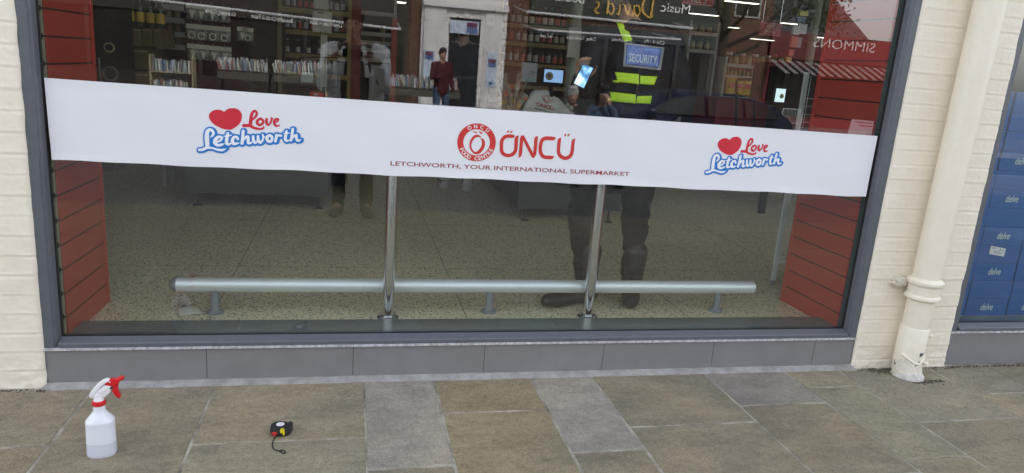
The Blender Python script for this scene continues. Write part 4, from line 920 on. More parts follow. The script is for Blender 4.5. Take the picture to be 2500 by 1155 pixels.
# phone in his raised hand
def phone(): 
    c = A(1424, 186, Y=.30); a, b = A(1414, 207, Y=.30), A(1434, 165, Y=.33); up = (b-a).normalized(); nrm = Vector((-.15, -1, .25)).normalized(); rt = up.cross(nrm).normalized(); nrm = rt.cross(up).normalized()*1
    if nrm.y > 0: nrm = -nrm; rt = -rt
    M = Matrix((( rt.x, nrm.x, up.x, c.x), (rt.y, nrm.y, up.y, c.y), (rt.z, nrm.z, up.z, c.z), (0, 0, 0, 1)))
    o = empty('mobile_phone', c, 'lit mobile phone in a black case held up by the security guard', 'phone'); o.matrix_world = M
    MB().bevbox((-.032, -.005, -.063), (.032, .006, .063), .004).build('phone_case', GASK, o)
    S = mat('phone screen', (.1, .2, .4), .15, emit=(.35, .62, 1.0), estr=.38); n, bb_, L = nodes(S)
    tc = N(n, 'ShaderNodeTexCoord'); t = N(n, 'ShaderNodeTexNoise'); t.inputs['Scale'].default_value = 26; L.new(tc.outputs['Object'], t.inputs['Vector']); r = N(n, 'ShaderNodeValToRGB')
    r.color_ramp.elements[0].position = .38; r.color_ramp.elements[0].color = (.04, .10, .18, 1); r.color_ramp.elements[1].position = .62; r.color_ramp.elements[1].color = (.75, .92, 1, 1); e = r.color_ramp.elements.new(.5); e.color = (.14, .42, .8, 1)
    L.new(t.outputs['Fac'], r.inputs[0]); L.new(r.outputs[0], bb_.inputs['Emission Color'])
    MB().box((-.026, .0062, -.057), (.026, .0072, .057)).build('screen', S, o)
    MB().box((-.026, -.0062, -.057), (.026, -.0052, .057)).build('screen', S, o)
phone()
# ================================================================== the street behind the camera, seen mirrored in the glass
def wall_text(s, pa, pb, d, size, mt, parent, name='lettering', **k):
    """lettering on a facade facing the shop; pa, pb are where the word starts and ends in the mirror"""
    a, b = R(*pa, d), R(*pb, d); a.y += .012; o = Vector(parent.location)
    return lettering(name, s, lambda x, y: a+(b-a)*(x/(b-a).length)+Vector((0, 0, y))-o, mt, parent, size, width=(b-a).length, **k)
D_ = 21.0
BRK = mat('red brick', (.25, .10, .065), .9); n, b_, L = nodes(BRK)
br = N(n, 'ShaderNodeTexBrick'); br.inputs['Scale'].default_value = 1; br.inputs['Brick Width'].default_value = .225; br.inputs['Row Height'].default_value = .075; br.inputs['Mortar Size'].default_value = .007
br.inputs['Color1'].default_value = (.13, .045, .028, 1); br.inputs['Color2'].default_value = (.07, .03, .02, 1); br.inputs['Mortar'].default_value = (.16, .13, .10, 1)
tc = N(n, 'ShaderNodeTexCoord'); mp = N(n, 'ShaderNodeMapping'); mp.inputs['Rotation'].default_value = (math.pi/2, 0, 0); L.new(tc.outputs['Object'], mp.inputs[0]); L.new(mp.outputs[0], br.inputs['Vector']); L.new(br.outputs['Color'], b_.inputs['Base Color'])
STO = mat('cream stone paint', (.74, .70, .70), .7, nscale=2, namt=.08); TIM = mat('dark brown shopfront paint', (.028, .018, .012), .5, nscale=3, namt=.3)
SGL = mat('dark shop glass', (.012, .012, .013), .45, spec=.15, nscale=1.2, col2=(.03, .022, .015)); GOLD = mat('gold leaf', (.62, .36, .05), .4); WLT = mat('white sign letters', (.85, .85, .85), .5)
ROOF = mat('slate roof', (.09, .09, .10), .8, nscale=8, namt=.3); WFR = mat('white sash frame', (.35, .34, .33), .5)
def X(px, d=D_): return R(px, 60, d).x
def building(name, x0, x1, y0, h, wallm, label, roofh=2.2, windows=True):
    r = empty(name, ((x0+x1)/2, y0, 0), label, 'building'); w2 = (x1-x0)/2
    MB().box((-w2, -8, -.12), (w2, 0, h)).build('wall', wallm, r)
    MB().add([(-w2-.1, .25, h), (w2+.1, .25, h), (w2+.1, -4, h+roofh), (-w2-.1, -4, h+roofh), (-w2-.1, -8.3, h), (w2+.1, -8.3, h)], [(0, 1, 2, 3), (3, 2, 5, 4), (0, 3, 4), (1, 5, 2), (0, 4, 5, 1)]).build('roof', ROOF, r)
    if windows:
        n = max(1, int((x1-x0)/2.6))
        for i in range(n):
            cx = -w2+(x1-x0)*(i+.5)/n
            f = MB((0, 0, 0)).box((cx-.5, 0, h-2.3), (cx+.5, .06, h-.7)).build('window', WFR, r)
            MB().box((cx-.44, .061, h-2.24), (cx-.03, .07, h-1.53)).box((cx+.03, .061, h-2.24), (cx+.44, .07, h-1.53)).box((cx-.44, .061, h-1.47), (cx-.03, .07, h-.76)).box((cx+.03, .061, h-1.47), (cx+.44, .07, h-.76)).build('panes', SGL, f)
    return r
# 1 card and paper shop, left
xa, xb = X(-400), X(1000)
r = building('card_shop', xa, xb, -D_, 7.2, BRK, 'brick shop with the Beautiful Cards and Paper fascia across the street')
cx = (xa+xb)/2
MB((cx, 0, 0)).box((xa+.05, .0, 2.25), (xb-.05, .12, 3.3)).box((xa+.05, .0, -.12), (xb-.05, .10, .45)).build('fascia', TIM, r)
MB((cx, 0, 0)).box((xa+.2, .0, .45), (xb-.2, .04, 2.25)).build('shop_window', SGL, r)
for k in range(6): x = xa+.1+(xb-xa-.3)*k/5; MB((cx, 0, 0)).box((x, .041, .45), (x+.12, .11, 2.25)).build('pilaster', TIM, r)
Z_ = .17
wall_text('Beautiful Cards & Paper', (714, 57), (612, 43), D_-Z_, .13, WLT, r); wall_text('Comics and Annuals', (835, 68), (756, 58), D_-Z_, .13, WLT, r); wall_text('Greeting Cards', (575, 40), (500, 30), D_-Z_, .13, WLT, r)
def bar(pa, pb, d, r_=.035, label=''):
    a, b = R(*pa, d), R(*pb, d); t = empty('awning_bar', ((a.x+b.x)/2, a.y, 0), label, 'awning bar', 'white awning bars of the shops opposite'); o = Vector(t.location)
    MB(o).tube([a, b], r_, 10).build('front_bar', mat('white bar paint', (.5, .5, .52), .35), t, smooth=True)
    for p in (a, b): MB(o).tube([p, Vector((p.x, -D_+.1, p.z+.25))], r_*.6, 8).build('arm', mat('white bar paint', (.5, .5, .52), .35), t, smooth=True)
bar((340, -4), (978, 72), 19.2, .04, 'long white awning bar of the card shop opposite')
bar((1286, 29), (1692, 70), 19.2, .045, 'upper white awning bar of the bookshop opposite')
bar((1311, 73), (1662, 97), 18.6, .04, 'lower white awning bar of the bookshop opposite')
# 2 painted stone doorway
xa, xb = X(1028), X(1236); cx = (xa+xb)/2
r = building('stone_entrance', xa, xb, -D_+.12, 7.6, STO, 'cream stone building with pilasters and a dark panelled doorway across the street', windows=False)
def bx(p0, p1, z0, z1, y1, name, mt, par=None, y0=0.0): return MB((cx, 0, 0)).box((X(p0), y0, z0), (X(p1), y1, z1)).build(name, mt, par or r, bevel=.012)
bx(1034, 1086, -.1, 3.1, .12, 'pilaster', STO); bx(1182, 1232, -.1, 3.1, .12, 'pilaster', STO)
bx(1040, 1080, .5, 2.7, .15, 'pilaster_panel', STO, None, .121); bx(1188, 1226, .5, 2.7, .15, 'pilaster_panel', STO, None, .121)
bx(1030, 1236, 3.1, 3.22, .24, 'cornice', STO); bx(1030, 1090, 3.225, 3.30, .19, 'capital', STO); bx(1180, 1236, 3.225, 3.30, .19, 'capital', STO); bx(1028, 1236, 4.1, 4.35, .3, 'upper_cornice', STO)
bx(1032, 1088, -.1, .28, .17, 'plinth', STO, None, .122); bx(1180, 1234, -.1, .28, .17, 'plinth', STO, None, .122)
zt_ = R(1095, 42, D_).z
bx(1086, 1096, -.1, zt_+.12, .09, 'door_casing', STO); bx(1171, 1182, -.1, zt_+.12, .09, 'door_casing', STO); bx(1096.2, 1170.8, zt_, zt_+.12, .09, 'door_casing', STO)
DR = mat('black door paint', (.012, .012, .016), .35)
dr = bx(1096.4, 1170.6, -.1, zt_-.002, .03, 'door', DR)
for k, (p0, p1) in enumerate(((1101, 1131), (1136, 1166))):
    for z0, z1 in ((.12, .95), (1.08, 2.05)): bx(p0, p1, z0, z1, .045, 'door_panel', DR, dr, .031)
SG1 = mat('pale blue sign', (.52, .60, .74), .5); SG2 = mat('sign plum', (.16, .03, .09), .5); SG3 = mat('sign blue', (.07, .14, .36), .5)
def sign(p0, p1, z0, z1, parts, name='door_sign'):
    s = bx(p0, p1, z0, z1, .175, name, SG1, None, .152)
    for a0, a1, b0, b1, m_ in parts: bx(p0+(p1-p0)*a0, p0+(p1-p0)*a1, z0+(z1-z0)*b0, z0+(z1-z0)*b1, .182, 'sign_block', m_, s, .176)
sign(1096, 1166, R(1130, 84, D_).z, R(1130, 52, D_).z, [(.58, .95, .1, .5, SG3), (.58, .95, .55, .92, SG2)])
sign(1036, 1063, .6, R(1050, 122, D_).z, [(.12, .85, .74, .84, SG3), (.12, .85, .85, .96, SG2)], 'wall_poster'); sign(1191, 1216, R(1200, 212, D_).z, R(1200, 125, D_).z, [(.3, .65, .06, .14, SG3), (.15, .85, .56, .66, SG3), (.15, .85, .67, .78, SG2)], 'wall_poster')
# 3 brick slips
for p0, p1, l in ((1001, 1027.5, 'narrow brick building left of the stone doorway across the street'), (1236.5, 1288, 'narrow brick building right of the stone doorway across the street')): building('brick_building', X(p0), X(p1), -D_, 7.0, BRK, l, windows=False)
# 4 bookshop with gold sign
xa, xb = X(1288.5), X(1752); cx = (xa+xb)/2
r = building('bookshop', xa, xb, -D_, 7.4, BRK, 'brick bookshop with white Books and Music letters and a gold script sign', windows=True)
MB((cx, 0, 0)).box((xa+.04, 0, 3.15), (xb-.04, .12, 4.9)).box((xa+.04, 0, 2.55), (xb-.04, .13, 2.95)).box((xa+.04, 0, -.12), (xb-.04, .1, .5)).build('fascia', mat('black green fascia', (.02, .025, .02), .5), r)
MB((cx, 0, 0)).box((xa+.2, 0, .5), (xb-.2, .04, 2.55)).build('shop_window', SGL, r)
for k in range(6): x = xa+.06+(xb-xa-.26)*k/5; MB((cx, 0, 0)).box((x, .041, .5), (x+.14, .11, 2.55)).build('pilaster', TIM, r)
wall_text('Books', (1426, 9), (1354, 0), D_-Z_, .30, WLT, r); wall_text('Music', (1683, 34), (1614, 28), D_-Z_, .30, WLT, r)
for t_, a, b in (('Tea & Snacks', (1350, 93), (1318, 90)), ('Coffee, Tea & Cake', (1455, 101), (1384, 94)), ('Comics & Books', (1548, 106), (1494, 100)), ('CDs & LPs', (1622, 109), (1574, 104))): wall_text(t_, a, b, D_-Z_, .12, WLT, r)
ga, gb = R(1592, 26, D_-Z_), R(1450, 14, D_-Z_)
GS = [[(0,1.15,.05),(.02,.6,.06),(.06,.08,.05)],[(-.12,1.1,.03),(.25,1.2,.05),(.55,.8,.06),(.5,.3,.06),(.1,.02,.04),(-.1,.15,.02)],
 [(1.0,.55,.03),(.8,.6,.04),(.68,.3,.05),(.8,.05,.05),(1.0,.3,.04),(1.03,.58,.04),(1.03,.1,.05),(1.2,.1,.02)],[(1.25,.58,.04),(1.33,.08,.05),(1.55,.55,.04),(1.68,.6,.02)],
 [(1.8,.55,.04),(1.82,.1,.05),(1.95,.1,.02)],[(1.83,.8,.04),(1.84,.83,.04)],[(2.5,1.15,.04),(2.45,.5,.05),(2.48,.08,.05)],[(2.44,.5,.03),(2.25,.6,.04),(2.12,.3,.05),(2.25,.05,.04),(2.45,.25,.03)],[(2.72,1.2,.04),(2.68,1.0,.02)],[(3.15,.6,.02),(2.95,.55,.04),(2.98,.35,.04),(3.12,.2,.05),(3.0,.02,.04),(2.85,.1,.02)]]
ux = (gb-ga)/3.2; o_ = Vector(r.location)
field_mesh('gold_script_sign', strokes_sdf(GS), (-.3, -.2, 3.4, 1.4), .03, lambda u, v: ga+ux*u+Vector((0, .03, v*.62-.25))-o_, GOLD, r)
# 5 bakery shop with lettered red fascia, low, with a pitched house behind
xa, xb = X(1885), X(2420); cx = (xa+xb)/2; zt_ = R(2100, 95, D_).z
r = empty('bakery', (cx, -D_, 0), 'low red bakery shop with white SIMMONS lettering and a striped awning', 'building')
RP = mat('deep red fascia', (.11, .006, .010), .4); w2 = (xb-xa)/2
MB().box((-w2, -6, -.12), (w2, 0, zt_)).build('wall', RP, r)
MB().box((-w2, .001, R(2100, 158, D_).z), (w2, .14, zt_-.02)).build('fascia', RP, r)
MB().box((-w2+.2, .001, .4), (w2-.2, .05, 2.1)).build('shop_window', SGL, r)
wall_text('SIMMONS', (2134, 129), (1985, 114), D_-Z_, .34, mat('dull white letters', (.55, .5, .5), .5), r)
for k in range(26):
    x = -w2+k*(2*w2/26); z0 = R(2100, 163, D_).z; MB().add([(x, .15, z0), (x+w2/26, .15, z0), (x+w2/26+.12, 1.1, z0-.45), (x+.12, 1.1, z0-.45), (x, .13, z0), (x+w2/26, .13, z0), (x+w2/26+.12, 1.1, z0-.47), (x+.12, 1.1, z0-.47)], [(0, 1, 2, 3), (7, 6, 5, 4), (2, 3, 7, 6), (0, 4, 7, 3), (1, 2, 6, 5)]).build('awning_stripe', mat('awning white', (.22, .19, .19), .7), r)
hs = empty('gabled_house', (30, -40, 0), 'pale gabled house rising behind the red bakery', 'building'); MB().box((-5, -6, -.12), (5, 0, 4.2)).build('wall', mat('pale render', (.6, .58, .55), .8), hs)
MB().add([(-5.3, .3, 4.2), (5.3, .3, 4.2), (0, .3, 8.2), (-5.3, -6.3, 4.2), (5.3, -6.3, 4.2), (0, -6.3, 8.2)], [(0, 1, 2), (3, 5, 4), (0, 2, 5, 3), (1, 4, 5, 2), (0, 3, 4, 1)]).build('roof', ROOF, hs)
building('brick_building', X(1752.5), X(1884), -D_, 6.0, BRK, 'brick building between the bookshop and the red bakery, behind the tree')
# tree by the kerb
def tree():
    x, y = R(1755, 150, 13).x, -13.0; rnd = random.Random(5); root = empty('street_tree', (x, y, -.12), 'leafy street tree between the bookshop and the red bakery', 'tree')
    MB().tube([(0, 0, 0), (.03, 0, 1), (-.02, .03, 2), (.05, 0, 3.2), (0, .05, 4.4)], [.20, .16, .14, .11, .06], 12).build('trunk', mat('bark', (.07, .05, .04), .95, bump=.8, bscale=20), root, smooth=True)
    lm = MB(); ends = []
    for k in range(9):
        a = k*.75; z = 2.0+k*.3; e = Vector((math.cos(a)*(1.5+.5*rnd.random()), math.sin(a)*1.4, z+1+.6*rnd.random())); lm.tube([(0, 0, z), tuple(e*.5+Vector((0, 0, z*.35))), tuple(e)], [.06, .04, .02], 7); ends.append(e)
    lm.build('limbs', MATS['bark'], root, smooth=True)
    V = []; F = []
    cl = [e+Vector((rnd.gauss(0, .45), rnd.gauss(0, .45), rnd.gauss(0, .4))) for e in ends for _ in range(7)]
    for c in cl:
        for _ in range(150):
            p = c+Vector((rnd.gauss(0, .22), rnd.gauss(0, .22), rnd.gauss(0, .18))); s = rnd.uniform(.03, .06); u = Vector((rnd.gauss(0, 1), rnd.gauss(0, 1), rnd.gauss(0, 1))).normalized(); w_ = u.orthogonal().normalized(); n = len(V)
            V += [p-u*s, p+w_*s*.5, p+u*s, p-w_*s*.5]; F.append((n, n+1, n+2, n+3))
    me = bpy.data.meshes.new('c'); me.from_pydata([tuple(v) for v in V], [], F); link('crown', me, mat('leaves', (.05, .075, .025), .7, nscale=2, namt=.5), root)
tree()
# book tables in front of the shops
TBL = mat('dark table', (.03, .028, .026), .6)
bname = ['cream', 'slate blue', 'red', 'blue', 'off-white', 'charcoal', 'mustard', 'green']
bcol = [(.62, .60, .54), (.42, .44, .52), (.38, .20, .18), (.22, .30, .42), (.75, .74, .70), (.22, .22, .22), (.52, .50, .38), (.36, .42, .40)]
def make_book(i):
    c = bcol[i]; h = .19+.02*(i % 3); t = .022+.006*(i % 2)
    r = bpy.data.objects.new('book', None); COL.objects.link(r); r.empty_display_size = .05
    MB().box((-t/2, -.065, 0), (t/2, .065, .002)).box((-t/2, .0632, .002), (t/2, .066, h)).box((-t/2, -.065, .002), (-t/2+.002, .063, h)).box((t/2-.002, -.065, .002), (t/2, .063, h)).build('cover', mat('cover %d' % i, c, .5), r)
    MB().box((-t/2+.002, -.060, .003), (t/2-.002, .060, h-.004)).build('pages', mat('page block', (.75, .73, .66), .8), r)
    return r
books = [make_book(i) for i in range(8)]; used = set(); ri = random.Random(8)
def put_book(x, y, z, rx, group, label):
    i = ri.randrange(8); o = books[i] if i not in used else copy_tree(books[i]); used.add(i); o.location = (x, y, z); o.rotation_euler = (0, rx, ri.uniform(-.1, .1)); tag(o, bname[i]+' '+label, 'book', group); return o
def book_table(x0, x1, y, z, label, glabel):
    cx = (x0+x1)/2; r = empty('book_table', (cx, y, 0), label, 'table', 'book tables outside the shops opposite')
    MB((cx, 0, 0)).box((x0, -.3, z-.03), (x1, .3, z)).build('tabletop', TBL, r)
    MB((cx, 0, 0)).box((x0+.02, .28, z-.20), (x1-.02, .295, z-.0305)).build('front_board', mat('table front board', (.10, .09, .075), .8), r)
    for sx in (x0+.05, x1-.05):
        for sy in (-.26, .26): MB((cx, 0, 0)).box((sx-.025, sy-.025, 0), (sx+.025, sy+.018, z-.031)).build('leg', TBL, r)
    for row, (yy, zz) in enumerate(((y-.12, z+.07), (y+.15, z))):
        if row == 0: MB((cx, 0, 0)).box((x0+.03, -.28, z+.001), (x1-.03, -.02, z+.069)).build('riser_step', TBL, r)
        x = x0+.05
        while x < x1-.05: put_book(x, yy, zz, ri.uniform(-.28, .05), 'books on the '+glabel, 'second-hand book standing in the row on the '+glabel); x += ri.uniform(.034, .052)
z_ = .88
book_table(R(520, 0, 14).x, R(655, 0, 14).x, -14.45, z_, 'book table at the far left in front of the card shop', 'left book table')
book_table(R(662, 0, 14).x, R(800, 0, 14).x, -14.45, z_, 'book table beside the photographer in front of the card shop', 'middle book table')
book_table(R(945, 0, 14).x, R(1140, 0, 14).x, -14.45, z_-.12, 'book table in front of the stone doorway', 'doorway book table')
def bookcase():
    x0, x1, y = R(362, 0, 11).x, R(470, 0, 11).x, -11.0; cx = (x0+x1)/2; h = 1.28; r = empty('bookcase', (cx, y, -.12), 'open wooden bookcase of second-hand books standing in the street', 'bookcase')
    WD = mat('pale wood', (.42, .36, .24), .6, nscale=8, namt=.2)
    for x in (x0, x1-.025): MB((cx, 0, 0)).box((x, -.14, 0), (x+.025, .14, h)).build('side', WD, r)
    for z in (.25, .62, .98): MB((cx, 0, 0)).box((x0+.026, -.14, z), (x1-.026, .14, z+.02)).build('shelf', WD, r)
    for z in (.27, .64, 1.0):
        x = x0+.05
        while x < x1-.07: put_book(x, y+.02, z-.12+.001, ri.uniform(-.1, .1), 'books in the wooden bookcase', 'second-hand book standing on a shelf of the wooden bookcase'); x += ri.uniform(.034, .06)
bookcase()
# bistro chairs
def chair():
    WC = mat('white wire', (.7, .72, .74), .4); r = empty('bistro_chair', (0, 0, 0), '', 'chair', 'white wire chairs in front of the red bakery')
    b = MB(); 
    for k in range(9): x = -.2+k*.05; b.tube([(x, .2, .45), (x, -.2, .45), (x, -.24, .62), (x, -.27, .80)], .004, 6)
    b.tube([(-.21, .2, .45), (.21, .2, .45)], .008, 6); b.build('wire_seat', WC, r, smooth=True)
    MB().tube([(-.25, .2, .45), (-.25, .15, .66), (-.25, -.2, .68), (-.22, -.28, .82), (.22, -.28, .82), (.25, -.2, .68), (.25, .15, .66), (.25, .2, .45)], .011, 8).build('arm_loop', WC, r, smooth=True)
    for sx in (-1, 1):
        for sy in (-.2, .2): MB().tube([(.22*sx, sy, .45), (.25*sx, sy*1.25, 0)], .010, 8).build('leg', WC, r, smooth=True)
    return r
c1 = chair(); q = R(1927, 322, 15); c1.location = (q.x, -15, 0); c1.rotation_euler.z = .5; c1['label'] = 'white wire chair nearest the red slat panel'
c2 = copy_tree(c1); q = R(1824, 300, 15); c2.location = (q.x, -15.2, 0); c2.rotation_euler.z = -.4; c2['label'] = 'white wire chair beside the parked dark blue car'
# parked car
def car():
    x0 = 5.35; r = empty('parked_car', (x0+2.15, -10.2, -.12), 'dark blue hatchback parked along the kerb', 'car'); off = (2.15, 0, 0)
    CP = mat('dark blue car paint', (.006, .009, .03), .35, spec=.4); CG = mat('dark car glass', (.006, .007, .008), .25, spec=.25); RB = mat('tyre rubber', (.02, .02, .02), .8); AL = mat('alloy', (.5, .5, .52), .3, metal=.8)
    body = [(0, .35), (.02, .62), (.25, .78), (.95, .88), (1.6, 1.22), (2.3, 1.34), (3.1, 1.32), (3.8, 1.14), (4.15, .88), (4.28, .6), (4.25, .35), (3.75, .3), (3.68, .5), (3.4, .64), (3.1, .5), (3.02, .28), (1.28, .28), (1.2, .5), (.9, .64), (.62, .5), (.55, .3)]
    vs = []; n = len(body)
    for yy, k in ((-.84, 0), (-.78, 1), (.78, 1), (.84, 0)):
        for x, z in body: t = max(0, (z-.85)/.5); vs.append((x+(.03*(2.15-x)/2 if k else 0), yy*(1-.17*t), z+(.01 if k else -.01)))
    b = MB(off); b.add(vs, [tuple(range(n)), tuple(3*n+i for i in range(n))[::-1]]+[(j*n+i, (j+1)*n+i, (j+1)*n+(i+1) % n, j*n+(i+1) % n) for j in range(3) for i in range(n)]); b.build('body', CP, r, smooth=True)
    for s in (1, -1):
        def gq(pts): return [(x, s*.845*(1-.17*max(0, (z-.85)/.5))+s*.002, z) for x, z in pts]
        for pts in ([(1.12, .90), (1.66, 1.18), (2.28, 1.28), (2.30, .90)], [(2.38, .90), (2.36, 1.28), (3.05, 1.26), (3.1, .90)], [(3.17, .90), (3.13, 1.25), (3.7, 1.12), (3.86, .92)]):
            p = gq(pts); q = [(a, b_-s*.02, c) for a, b_, c in p]; MB(off).add(p+q, [(0, 1, 2, 3), (7, 6, 5, 4)]+[(i, (i+1) % 4, (i+1) % 4+4, i+4) for i in range(4)]).build('side_window', CG, r)
        for x in (.91, 3.4):
            w_ = MB(off).tube([(x, s*.68, .31), (x, s*.85, .31)], .31, 28).build('wheel', RB, r, smooth=True); MB(off).tube([(x, s*.851, .31), (x, s*.86, .31)], [.2, .18], 20).build('rim', AL, w_, smooth=True)
        MB(off).bevbox((1.15, s*.86-.07, .86), (1.30, s*.86+.07, .97), .03).build('door_mirror', CP, r)
        MB(off).bevbox((.02, s*.6-.16, .6), (.2, s*.6+.16, .72), .03).build('headlight', AL, r); MB(off).bevbox((4.14, s*.62-.12, .7), (4.24, s*.62+.12, .86), .02).build('tail_light', mat('tail light red', (.5, .02, .02), .2), r)
    MB(off).add([(1.0, -.66, .90), (1.58, -.60, 1.215), (1.58, .60, 1.215), (1.0, .66, .90), (1.0, -.66, .88), (1.58, -.60, 1.19), (1.58, .60, 1.19), (1.0, .66, .88)], [(0, 1, 2, 3), (7, 6, 5, 4)]).build('windscreen', CG, r)
car()
# ---- people in the street
SHW = mat('white cotton shirt', (.86, .87, .89), .8, nscale=8, namt=.06); CAMO = mat('dark patterned tee', (.05, .045, .04), .8, nscale=18, col2=(.16, .13, .10)); JEAN = mat('blue denim', (.07, .11, .20), .8, nscale=40, namt=.3); DKT = mat('dark trousers', (.03, .03, .032), .8)
HBR = mat('brown curly hair', (.09, .055, .03), .85, nscale=80, namt=.5)
px_, py_ = 1.2, -3.46
def pl(x, y, z): k = 1.80/1.75; return (-(x-px_)/k, -(y-py_)/k, z/k)
sL, sR = R(800, 112, 3.42), R(935, 128, 3.42); eL, eR = R(782, 212, 3.30), R(942, 205, 3.30)
pose = dict(hed=pl(1.178, -3.37, 1.665), nek=pl(1.19, -3.42, 1.50), che=pl(1.2, -3.46, 1.30), shL=pl(sL.x+.02, -3.43, 1.435), shR=pl(sR.x-.01, -3.43, 1.44), elL=pl(eL.x+.03, -3.30, 1.16), elR=pl(eR.x-.02, -3.30, 1.18),
            wrL=pl(.985, -3.19, 1.365), wrR=pl(1.385, -3.19, 1.365), hdL=(-.85, -.30, .45), hdR=(.85, -.30, .45), hnL=(0, -.5, -.6), hnR=(0, -.5, -.6), curl=.7)
ph, pc, PP = person((px_, py_, 0), math.pi, 'curly haired photographer in an open white shirt holding up a phone', h=1.80, voxel=.010, top=CAMO, legs=DKT, shoes=mat('brown shoes', (.10, .06, .04), .6), hair=HBR, hairstyle='curly', pose=pose)
k = 1.8/1.75; c = []
for s in 'RL':
    sg = 1 if s == 'L' else -1
    c += [(PP['sh'+s]+Vector((-sg*.05, 0, .02)), PP['sh'+s], .070, .080), (PP['sh'+s], PP['el'+s], .080, .072), (PP['el'+s], PP['wr'+s]*.8+PP['el'+s]*.2, .070, .052), (PP['sh'+s]+Vector((-sg*.03, -.02, -.06)), Vector((sg*.17, -.03, .85)), .075, .085), (PP['sh'+s]+Vector((-sg*.02, .05, -.06)), Vector((sg*.12, .05, .85)), .10, .11),
          (PP['nek']+Vector((sg*.05, .02, .0)), PP['nek']+Vector((sg*.085, -.06, -.03)), .028, .022), (PP['nek']+Vector((sg*.085, -.06, -.03)), Vector((sg*.105, -.115, 1.25)), .024, .02)]
blob('open_shirt', c, SHW, ph, .010, .016, 13)
f = empty('photographing_phone', (1.182, -3.106, 1.4205), 'black phone held sideways by the photographer in the white shirt', 'phone')
MB().bevbox((-.082, -.0045, -.038), (.078, .0035, .038), .003).build('phone_body', mat('phone black', (.02, .02, .022), .2), f)
person((1.0, -12.2, -.12), math.pi+.5, 'passer-by in a white sun hat behind the shoulder of the photographer', h=1.74, voxel=.016, top=mat('pale blue top', (.45, .52, .6), .8), legs=DKT, shoes=BOOT, hair=mat('white cotton hat', (.75, .76, .78), .8), fingers=False, skin=SKIN)
q = R(1082, 120, 12.8)
person((q.x, -12.8, -.12), math.pi-.3, 'passer-by in a dark red jumper and jeans beside the stone doorway', h=1.80, voxel=.016, top=mat('dark red jumper', (.07, .008, .012), .85), legs=JEAN, shoes=BOOT, hair=mat('dark brown hair', (.04, .025, .018), .8), fingers=False, pose=dict(elL=(.25, -.06, 1.14), wrL=(.12, -.22, 1.16)))
BN = mat('bench timber', (.2, .13, .07), .7, nscale=10, namt=.3)
def bench():
    q = R(1440, 250, 6); r = empty('street_bench', (q.x, -6.0, 0), 'slatted timber bench with two people seated behind the camera', 'bench')
    MB().box((-.9, -.22, .40), (.9, -.08, .44)).box((-.9, -.07, .40), (.9, .07, .44)).box((-.9, .08, .40), (.9, .22, .44)).build('seat', BN, r); MB().box((-.9, -.30, .55), (.9, -.26, .67)).box((-.9, -.32, .69), (.9, -.28, .81)).build('backrest', BN, r)
    for s in (-.75, .75): MB().box((s-.03, -.26, 0), (s+.03, -.2, .399)).box((s-.03, .14, 0), (s+.03, .2, .399)).box((s-.03, -.258, .44), (s+.03, -.235, .84)).build('bench_frame', GRY, r)
    return q.x
bq = bench()
sit = dict(pel=(0, .05, .50), hiR=(-.09, .03, .50), hiL=(.09, .03, .50), knR=(-.12, -.42, .50), knL=(.12, -.42, .50), anR=(-.12, -.42, .09), anL=(.12, -.42, .09), toR=(-.13, -.6, .035), toL=(.13, -.6, .035), che=(0, .06, .85), nek=(0, .06, 1.04), hed=(0, .02, 1.19),
           shR=(-.17, .06, .98), shL=(.17, .06, .98), elR=(-.24, -.02, .72), elL=(.24, -.02, .72))
person((R(1474, 250, 6).x, -6.0, 0), math.pi, 'seated woman in a denim jacket raising food to her mouth', h=1.66, voxel=.014, top=JEAN, legs=DKT, shoes=BOOT, hair=mat('black hair', (.015, .012, .01), .6), hairstyle='long', pose=dict(sit, wrR=(-.03, -.16, 1.08), wrL=(.08, -.30, .62), hdR=(.3, .1, .9), hnR=(0, 1, 0)))
person((R(1402, 235, 6).x, -6.05, 0), math.pi+.25, 'seated person in a dark coat and pale cap next to the eating woman', h=1.62, voxel=.014, top=mat('dark coat', (.03, .028, .026), .8), legs=DKT, shoes=BOOT, hair=mat('pale cap', (.5, .5, .48), .8), pose=dict(sit, wrR=(-.1, -.3, .62), wrL=(.1, -.3, .62)))
# ================================================================== inside the shop
def AI(px, py, y): return A(px, py, Y=y)
def ibox(name, p0, p1, y, depth, mt, parent, bev=0.0, dy=0):
    """a block whose front face spans two photo points at depth y"""
    a, b = AI(*p0, y), AI(*p1, y); o = Vector(parent.location)
    return MB(o).box((min(a.x, b.x), y+dy, min(a.z, b.z)), (max(a.x, b.x), y+depth, max(a.z, b.z))).build(name, mt, parent, bevel=bev)
GREYD = mat('grey till panel', (.06, .065, .065), .5, spec=.25, nscale=3, namt=.12); STL = mat('shelf cream metal', (.32, .30, .22), .45); BKD = mat('black display', (.008, .008, .009), .6, spec=.1)
CARD = mat('brown carton', (.12, .088, .045), .9, spec=.1, nscale=5, namt=.15); BWOOD = mat('shelf edge yellow', (.26, .19, .07), .6)
